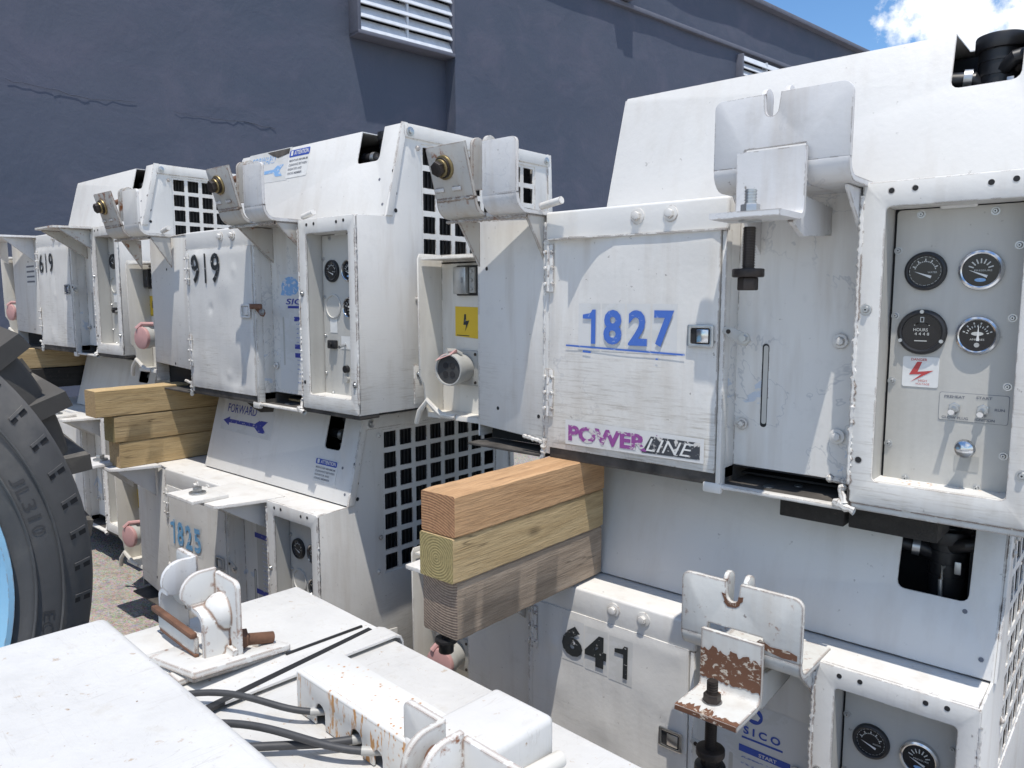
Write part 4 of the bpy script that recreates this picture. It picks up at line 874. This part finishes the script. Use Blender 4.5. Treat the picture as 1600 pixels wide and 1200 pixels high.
# ------------------------------------------------------------------ the units
unit(-.130, 1.28, -.333, 'upper unit at the right marked with blue number 1827', dict(
    num=dict(txt='1827', box=(-.790, -.560, .240, .309), mat=BLUE, film=True, bold=.03, pad=.13, pad1=.25, pad1r=.2), powerline=True, doormat=DOORW, lip=True, holes=False,
    dents=(11, .0007), gauges='full', rustsill=True,
    left=lambda r: clevis(r, -1.112, -.882, .012, BRKT, BRKR), mid=lambda r: saddle(r, -.455, -.240, .055, BRKT, BRKT)))
unit(-1.555, 1.20, -.303, 'upper unit in the middle with black number 919 on a dented door', dict(lw=.12, pocket=.07,
    num=dict(txt='919', box=(-.838, -.650, .348, .440), mat=BLK, bold=.016, pad=.07, pad1=.43, pad1r=.43, flag=False), dents=(5, .0042), doormat=WHITED, gauges='old', cammat=RUST, cap='closed', breaker=BLACK, latchmat=WHITE2, sticker='torn',
    hood_marks=[('f', 'forward', (-.72, -.53, .165, .235, FBLUE, True)), ('a', 'attention', (-.508, -.398, .150, .240))],
    left=lambda r: clevis(r, -1.265, -1.005, .012, WHITE, BRKR), mid=lambda r: clevis(r, -.487, -.260, .055, BRKT, BRKR)))
unit(-3.105, 1.255, -.228, 'far left upper unit with black number 619 painted on its door', dict(lw=.26, pocket=.06, side_label=True,
    num=dict(txt='619', box=(-.840, -.66, .340, .425), mat=BLK, bold=.012, pad=.10, pad1=.43, pad1r=.43, flag=False), dents=(8, .003), doormat=WHITED, gauges='old', cap='closed', breaker=BLACK,
    left=lambda r: flatbracket(r, -1.36, -.95, .012, BRKT, False), mid=lambda r: flatbracket(r, -.47, -.255, .055, RUSTW, False)))
unit(-.170, 1.28, -1.130, 'lower unit at the bottom right with black number 641', dict(
    num=dict(txt='641', box=(-.785, -.603, .358, .427), mat=BLK, film=True, bold=.055, pad=.05, pad1=.28, pad1r=.2, drop=.003), dents=(21, .005), doormat=WHITED, gauges='full', cap='closed', sticker='logo', notch=(-.156, -.047, .115), capz=-.03,
    latchmat=CHROME, left=lambda r: flatbracket(r, -1.112, -.90, .012, WHITE, True, .16), mid=lambda r: saddle(r, -.452, -.238, .055, RUSTW, RUSTW, dark=True)))
unit(-1.680, 1.15, -1.090, 'lower unit behind the wheel with light blue number 1825', dict(lw=.09,
    num=dict(txt='1825', box=(-.858, -.625, .262, .345), mat=LBLUE, film=True, bold=.03, pad=.12, pad1=.28, pad1r=.2), dents=(31, .0012), gauges='old', cap='closed', latchmat=SOCK, cammat=GREY, sticker='stripes', notch=(-.150, -.075, .145),
    hood_marks=[('f', 'forward', (-.72, -.46, .150, .225, NAVY, True)), ('a', 'attention', (-.178, -.072, .045, .115))],
    left=lambda r: flatbracket(r, -1.20, -.98, .012, BRKT, True), mid=lambda r: flatbracket(r, -.50, -.285, .055, WHITE, True)))
unit(-3.30, 1.32, -1.040, 'shaded lower unit farthest left beyond the timber props', dict(
    num=dict(txt='', box=(-.858, -.625, .262, .345), mat=LBLUE), dents=(33, .0012), gauges='old', cap='closed',
    left=lambda r: flatbracket(r, -1.10, -.90, .012, BRKT, True), mid=lambda r: flatbracket(r, -.50, -.285, .055, WHITE, True)))
# ------------------------------------------------------------------ timbers
def timber(x0, x1, y0, y1, z0, z1, kind, label, group, cat='timber'):
    rr = random.Random(label); b = bmesh.new(); ns = 26
    loop = [(-.5+.03, -.5), (.5-.03, -.5), (.5, -.5+.03), (.5, .5-.03), (.5-.03, .5), (-.5+.03, .5), (-.5, .5-.03), (-.5, -.5+.03)]
    cx, cz, cy = (x0+x1)/2, (z0+z1)/2, y0; L_ = y1-y0; rings = []; amp = .0016
    for k in range(ns+1):
        y = L_*k/ns; e = 1-.02*(k in (0, ns)); rings.append([b.verts.new(((x1-x0)*u*e, y, (z1-z0)*v*e+rr.uniform(-amp, amp)*.4)) for u, v in loop])
    for k in range(ns):
        for j in range(8): b.faces.new((rings[k][j], rings[k][(j+1) % 8], rings[k+1][(j+1) % 8], rings[k+1][j]))
    e0 = b.faces.new(rings[0]); e1 = b.faces.new(list(reversed(rings[-1]))); bmesh.ops.recalc_face_normals(b, faces=b.faces)
    mm = MB(); mm.mi(WOODS[kind]); ei = mm.mi(ENDS[kind]); a, c = e0.index, e1.index
    b.faces.index_update(); a, c = e0.index, e1.index
    mm.put(b, WOODS[kind]); mm.bm.faces.ensure_lookup_table(); mm.bm.faces[a].material_index = ei; mm.bm.faces[c].material_index = ei
    o = mm.build('timber_block', None, (cx, cy, cz)); tag(o, label, cat, group); return o
G1 = 'timber props under the upper units'
timber(-1.002, -.915, .908, 1.372, -.419, -.344, 'orange', 'topmost reddish brown timber of the stack beneath the unit marked 1827', G1)
timber(-1.004, -.917, .905, 1.372, -.503, -.420, 'yellow', 'yellowish timber with a knot, middle of the stack beneath 1827', G1)
timber(-1.010, -.920, .918, 1.372, -.612, -.504, 'grey', 'weathered grey timber, lowest of the stack beneath 1827', G1)
timber(-2.738, -2.650, .974, 1.7, -.396, -.306, 'tan', 'longest timber at the top of the stack beneath the unit marked 919', G1)
timber(-2.738, -2.651, 1.030, 1.7, -.487, -.398, 'yellow', 'middle timber with a knot in the stack beneath 919', G1)
timber(-2.741, -2.653, 1.043, 1.7, -.577, -.489, 'tan', 'lowest timber of the stack beneath 919, resting on the lower unit', G1)
timber(-4.22, -4.12, 1.08, 1.8, -.340, -.243, 'yellow', 'sunlit timber end behind the wheel beneath the far left unit', G1)
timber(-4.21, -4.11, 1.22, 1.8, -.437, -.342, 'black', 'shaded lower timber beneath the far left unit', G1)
for (x0, x1, y, lb) in ((-.510, -.398, 1.335, 'left one of the dark flat blocks wedged on top of the 641 unit hood'), (-.392, -.255, 1.34, 'right one of the dark flat blocks wedged on top of the 641 unit hood')):
    mm = MB(); mm.box(-(x1-x0)/2, (x1-x0)/2, 0, .09, -.022, .022, WOODS['black'], .002); o = mm.build('packing_block', None, ((x0+x1)/2, y, -.371)); tag(o, lb, 'wood block', 'dark packing blocks')
# rear packing under the upper units so that nothing floats
for (x, y, z, h, lb) in ((-2.05, 1.55, -.303, .030, 'brown packing block between the 919 unit and the hood under it'),):
    mm = MB(); mm.box(-.09, .09, -.25, .12, -h, 0, WOODS['yellow'], .002); o = mm.build('packing_block', None, (x, y, z-.004)); tag(o, lb, 'wood block')
# feet under the lower units
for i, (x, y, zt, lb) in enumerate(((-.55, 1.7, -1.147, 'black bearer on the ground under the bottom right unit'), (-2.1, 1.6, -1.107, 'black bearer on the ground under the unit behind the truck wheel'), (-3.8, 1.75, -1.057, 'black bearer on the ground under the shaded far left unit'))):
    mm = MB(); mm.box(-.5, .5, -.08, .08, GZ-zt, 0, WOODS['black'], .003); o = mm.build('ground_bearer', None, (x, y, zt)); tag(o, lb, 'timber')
# ------------------------------------------------------------------ wheel
wr = empty('truck_wheel', (-1.65, -.04, GZ)); tag(wr, 'big worn road tyre on a light blue rim at the left edge', 'wheel')
wr2 = empty('truck_wheel', (-2.30, .150, GZ)); tag(wr2, 'dusty wheel with chunky lugged tread behind the blue rimmed wheel', 'wheel')
RW = .64; CZ = .637
def tyre(xf, wd, lugs, mat, seed, wr, R_=.33):
    """axis along x, outer face at x=xf (local), width wd going -x"""
    m = MB(); Mx = Matrix(((0, 0, 1, xf), (1, 0, 0, 0), (0, 1, 0, CZ), (0, 0, 0, 1)))
    Rr = RW if not lugs else RW-.020
    prof = [(R_-.03, -wd), (R_, -wd+.01), (R_+.09, -wd-.01), (Rr-.03, -wd+.02), (Rr, -wd+.05), (Rr, -.05), (Rr-.012, -.028), (Rr-.035, -.012), (Rr-.06, .0), (Rr-.085, .006), (R_+.035, .006), (R_+.026, .002), (R_+.022, -.002), (R_+.012, -.008), (R_, -.012), (R_-.012, -.03), (R_-.012, -.06)]
    v = []; f = []; n = 120
    for (r, z) in prof:
        for i in range(n): a = 2*math.pi*i/n; v.append((r*math.cos(a), r*math.sin(a), z))
    for j in range(len(prof)-1):
        for i in range(n): f.append((j*n+i, j*n+(i+1) % n, (j+1)*n+(i+1) % n, (j+1)*n+i))
    b = bmesh.new(); bv = [b.verts.new(p) for p in v]
    for q in f: b.faces.new([bv[i] for i in q])
    bmesh.ops.recalc_face_normals(b, faces=b.faces); m.put(b, mat, Mx)
    if lugs:
        nl = 22
        for k in range(nl):
            for sd in (0, 1):
                a = 2*math.pi*(k+.5*sd)/nl+.1; w = .046; pts = []
                z0, z1 = (.012, -wd*.52) if sd == 0 else (-wd*.48, -wd-.01)
                sk = .07 if sd == 0 else -.07
                for (aa, rr) in ((a-w, Rr-.02), (a+w, Rr-.02), (a+w*.72, RW+.012), (a-w*.72, RW+.012)):
                    pts.append((rr, aa))
                vv = [(r*math.cos(q), r*math.sin(q), z0) for r, q in pts]+[(r*math.cos(q+sk), r*math.sin(q+sk), z1) for r, q in pts]
                if sd == 0: vv[0] = ((Rr-.10)*math.cos(a-w), (Rr-.10)*math.sin(a-w), .004); vv[1] = ((Rr-.10)*math.cos(a+w), (Rr-.10)*math.sin(a+w), .004)
                m.raw(vv, [(0, 1, 2, 3), (4, 5, 6, 7), (0, 1, 5, 4), (1, 2, 6, 5), (2, 3, 7, 6), (3, 0, 4, 7)], mat, Mx)
    else:
        nb = 56
        for k in range(nb):                    # shoulder siping: short dark slots with a raised lip
            a = 2*math.pi*k/nb; c, s_ = math.cos, math.sin
            for (o_, w_, mt, zz) in ((0, .011, DARK, .0012), (.016, .007, mat, .0035)):
                vv = [(r*c(q), r*s_(q), z+zz) for (z, r) in ((-.0045, Rr-.050), (-.0265, Rr-.014)) for q in (a+o_-w_*.4, a+o_+w_)]
                m.raw(vv+[(x, y, z-.006) for x, y, z in vv], [(0, 1, 3, 2), (4, 5, 7, 6), (0, 1, 5, 4), (1, 3, 7, 5), (3, 2, 6, 7), (2, 0, 4, 6)], mt, Mx)
        for (r0, r1) in ((R_+.036, R_+.038), (R_+.085, R_+.0865)): m.lathe([(r0-.002, .009), (r0, .0125), (r1, .0125), (r1+.002, .009)], mat, Mx, 90, False)
        # raised lettering running round the sidewall
        for (txt, rad, a0, hgt, adv) in (('JL310', R_+.046, 22.5, .030, 2.9), ('EC1', R_+.050, -8, .026, 2.4)):
            for k, ch in enumerate(txt):
                a = R(a0-k*adv)
                e = Vector((math.cos(a), math.sin(a), 0)); tdir = Vector((math.sin(a), -math.cos(a), 0))
                Mt = Mx @ frameM(e*rad+Vector((0, 0, .0065)), tdir, e)
                w = .018 if ch not in '1I' else .006; m.text(ch, -w/2, w/2, 0, hgt*.8, TXR, Mt, .0, w=.0007)
    return m.build('tyre', wr)
TXR = rubber('tyre_lettering', (.045, .045, .047), .05)
tyre(0, .28, False, TYRE, 1, wr, .478)
tyre(0, .36, True, TYRED, 2, wr2, .36); wr2.scale = (1, 1.035, 1.035)
m = MB(); Mx = Matrix(((0, 0, 1, 0), (1, 0, 0, 0), (0, 1, 0, CZ), (0, 0, 0, 1)))
m.lathe([(.468, -.075), (.486, -.02), (.480, .000), (.470, .000), (.455, -.025), (.440, -.050), (.20, -.085), (.17, -.05), (.10, -.045), (.06, -.02), (.055, .02), (.001, .022)], RIMB, Mx, 96)
for k in range(8): m.cyl(Mx @ Vector((.135*math.cos(k*.785), .135*math.sin(k*.785), -.047)), Mx @ Vector((.135*math.cos(k*.785), .135*math.sin(k*.785), -.018)), .014, DSTEEL, 6)
m.build('rim', wr)
m = MB(); m.lathe([(.372, -.3), (.372, -.02), (.35, -.02), (.33, -.09), (.1, -.10), (.001, -.10)], DSTEEL, Mx, 48); m.build('rim', wr2)
# ------------------------------------------------------------------ foreground unit seen from above
fz = -.61
fg = empty('ground_power_unit', (-1.364, .88, GZ)); fg.rotation_euler.z = R(-3.5); tag(fg, 'foreground unit seen from above with flat white deck, rusty channel and cables', 'generator', 'white ground power units stacked in a row')
FO = Matrix.Translation((0, 0, -GZ))
DECK = scuffed('scuffed_deck_paint', (.68, .675, .655))
m = MB()
m.box(.012, 2.2, -1.5, -.012, GZ+.02, fz-.022, WHITE2, .01, FO)
m.box(.004, 2.2, -1.5, -.002, fz-.021, fz-.006, DECK, .006, FO)
m.build('housing', fg)
m = MB(); m.box(0, .300, -1.4, .0, fz-.012, fz, DECK, .006, FO, 3)
m.build('deck_panel', fg)
m = MB(); m.strip([(-1.0, 0), (-.006, 0), (.004, -.004), (.008, -.014), (.009, -.12)], .004, .300, .352, DECK, 1, FO @ MT(fz+.001)); m.build('cover_strip', fg)
m = MB(); m.raw([(.343, -.36, fz+.001), (.358, -.36, fz+.001), (.302, -.022, fz+.001), (.291, -.022, fz+.001), (.343, -.36, fz+.006), (.358, -.36, fz+.006), (.302, -.022, fz+.006), (.291, -.022, fz+.006)], [(0, 1, 2, 3), (4, 5, 6, 7), (0, 1, 5, 4), (1, 2, 6, 5), (2, 3, 7, 6), (3, 0, 4, 7)], BLACK, FO)
m.build('rubber_strip', fg); m = MB(); m.box(.268, .273, -.178, -.022, fz+.0002, fz+.004, BLACK, .001, FO); m.build('rubber_strip', fg)
m = MB(); m.box(.277, 1.8, -1.75, -.457, fz-.01, -.45, DECK, .012, FO, 4); m.build('lid', fg)
# rusty channel
m = MB(); chx0, chx1 = .437, .70; yc0, yc1 = -.252, -.176
def arch(x, r, h): return [(x-r, fz-.004), (x-r, fz+h)]+[(x+r*math.cos(R(a)), fz+h+r*math.sin(R(a))) for a in (150, 120, 90, 60, 30)]+[(x+r, fz+h), (x+r, fz-.004)]
outl = [(chx0, fz+.057), (chx0, fz-.004)]+arch(.500, .013, .018)+arch(.590, .014, .016)+arch(.640, .010, .012)+[(chx1, fz-.004), (chx1, fz+.057)]
m.plate([outl], .003, RUSTC, FO @ MF(yc0), .001)
m.box(chx0+.003, chx1, yc0+.006, yc1+.001, fz+.0575, fz+.0605, RUSTC, .0005, FO); m.plate([[(yc0+.003, fz-.004), (yc1, fz-.004), (yc1, fz+.0575), (yc0+.003, fz+.0575)]], .003, RUSTC, FO @ ME(chx0+.003), .0005); m.box(chx0, chx1, yc1-.003, yc1, fz-.004, fz+.0570, RUSTC, .001, FO)
m.tube([(chx0+.002, yc0+.004, fz+.0562), (chx1, yc0+.004, fz+.0562)], .0043, RUSTC, 12, FO)
m.tube([(chx0+.003, yc0+.004, fz+.0562), (chx0+.003, yc1-.002, fz+.0562)], .0043, RUSTC, 12, FO)
m.build('rust_spotted_channel', fg)
m = MB(); m.box(.690, .800, -.252, -.083, fz-.004, fz+.066, DECK, .010, FO, 4); m.build('terminal_box', fg)
m = MB(); m.cyl((.806, -.165, fz+.012), (.812, -.085, fz+.012), .011, BAYW, 16, bev=.002, M=FO); m.cyl((.802, -.225, fz+.012), (.806, -.168, fz+.012), .011, BAYW, 16, bev=.002, M=FO); m.plate([[(.742, fz+.0), (.790, fz+.0), (.800, fz+.028), (.795, fz+.036), (.748, fz+.018)]], .005, BAYW, FO @ MF(-.258), .002); m.build('hinge', fg)
def fgbracket(xa, xb, ya, zt, wl, wr_, nar, zb, inner, dom=True, up=.05):
    """clevis bracket: lower sides xa/xb stand wide, step in by nar at zb, lugs rounded on top; wings wl / wr_ face the lid"""
    m = MB(); t = .009
    for (x, sg) in ((xa, 1), (xb, -1)):
        pr = [(x, 0), (x, zb-.016)]+[(x+sg*(.014-.014*math.cos(R(q))), zb-.016+.016*math.sin(R(q))) for q in (25, 50, 75, 90)]+[(x+sg*(nar-.010), zb)]+[(x+sg*(nar-.010+.010*math.sin(R(q))), zb+.010-.010*math.cos(R(q))) for q in (30, 60, 90)]
        MM = FO @ Matrix(((0, 1, 0, 0), (1, 0, 0, 0), (0, 0, 1, fz), (0, 0, 0, 1)))     # strip: (x,y,z)->(y,x,z)
        m.strip(pr, t, ya, ya+.050, inner if sg > 0 else FGW, sg, MM)
        xu = x+sg*nar
        lp = [(ya+.006, fz+zb+.004), (ya+.048, fz+zb+.004), (ya+.048, fz+zt), (ya+.026, fz+zt)]+arc(ya+.022, fz+zt-.036, .036, 95, 188, 7)+[(ya-.009, fz+zb+.018), (ya-.001, fz+zb+.006)]
        m.plate([lp], t, inner if sg > 0 else FGW, FO @ ME(xu+(t if sg > 0 else 0)), .0025)
    yw = ya+.044
    m.plate([rrect(xb-nar-.002, wr_, fz+.012, fz+zt-.006, .013, corners=(1, 0, 0, 0))], t, FGW, FO @ MF(yw), .0025)
    m.plate([rrect(wl, xa+nar+.002, fz+.04, fz+zt-.002, .010, corners=(0, 1, 0, 0))], t, FGW, FO @ MF(yw), .0025)
    pr = [(yw, .03)]+[(yw-.022+.022*math.cos(R(q)), .026-.022*math.sin(R(q))) for q in (0, 22, 45, 67, 90)]+[(ya-.055, .004)]
    m.strip(pr, .008, xb-.001, wr_, FGW, -1, FO @ MT(fz)); m.box(wl-.01, xb, ya-.055, yw+.004, fz-.001, fz+.006, FGW, .003, FO)
    if dom:
        for k in range(1): m.lathe([(.034, -.004), (.032, .008), (.026, .018), (.014, .026), (.001, .029)], FGW, FO @ frameM((xb-nar+.026, yw-.002, fz+zb-.004), (1, 0, .2), (0, 0, 1)), 22)
        for k in range(1): m.lathe([(.030, -.004), (.028, .008), (.022, .016), (.012, .022), (.001, .025)], FGW, FO @ frameM((xa+nar-.026, yw-.002, fz+zb-.004), (1, 0, .2), (0, 0, 1)), 22)
    return m.build('mounting_bracket', fg)
fb = fgbracket(.046, .216, -.298, .150, .012, .252, .040, .086, BRKT)
m = MB(); m.box(.036, .206, -.312, -.300, fz+.050, fz+.060, RUST, .003, FO); m.box(.052, .206, -.306, -.298, fz+.022, fz+.052, RUSTW, .002, FO); m.box(.060, .208, -.307, -.300, fz+.019, fz+.024, RUST, .001, FO); m.build('cross_bar', fb)
m = MB(); MP = FO @ Matrix.Translation((.215, -.262, fz+.016)) @ Matrix.Rotation(R(-7), 4, 'Y') @ Matrix.Rotation(R(-5), 4, 'X') @ Matrix.Rotation(R(6), 4, 'Z')
m.plate([rrect(-.10, .060, -.085, .092, .004), [(.002+.022*math.cos(R(-a)), .052+.013*math.sin(R(-a))) for a in range(0, 360, 24)]], .009, FGW, MP, .0015)
m.plate([rrect(-.10, .050, -.080, .080, .004)], .006, BRKR, MP @ MT(-.012), .001); m.build('slotted_foot', fb)
m = MB(); m.cyl((.222, -.246, fz+.034), (.226, -.226, fz+.032), .0175, RUST, 6, bev=.002, M=FO); m.cyl((.220, -.255, fz+.035), (.230, -.180, fz+.020), .010, RUST, 16, M=FO); m.build('bolt', fb)
fb2 = fgbracket(.716, .846, -.292, .112, .690, .93, .044, .030, RUSTW, True)
m = MB(); m.cyl((.772, -.270, fz+.082), (.792, -.268, fz+.082), .014, RUST, 20, bev=.003, M=FO); m.build('bushing', fb2)
# cables
HOSE = plain('grey_cable', (.055, .057, .062), .55, 0, .3, 30)
def bez(p, n=24):
    P = [Vector(q) for q in p]; out = []
    for i in range(n+1):
        t = i/n; Q = P[:]
        while len(Q) > 1: Q = [Q[k].lerp(Q[k+1], t) for k in range(len(Q)-1)]
        out.append(Q[0])
    return out
for pts, r in (([(.27, -.43, fz+.006), (.33, -.33, fz+.034), (.40, -.30, fz+.034), (.47, -.30, fz+.014), (.500, -.225, fz+.012)], .0048),
               ([(.36, -.44, fz+.008), (.43, -.345, fz+.030), (.51, -.315, fz+.034), (.600, -.31, fz+.016), (.640, -.225, fz+.012)], .0052),
               ([(.44, -.42, fz+.006), (.49, -.35, fz+.008), (.53, -.31, fz+.008), (.57, -.28, fz+.010), (.590, -.225, fz+.010)], .0058)):
    m = MB(); bz_ = bez(pts); m.tube(bz_, r, HOSE, 12, FO); m.tube(bz_[-4:], r*1.2, SOCK, 12, FO); m.build('cable', fg)
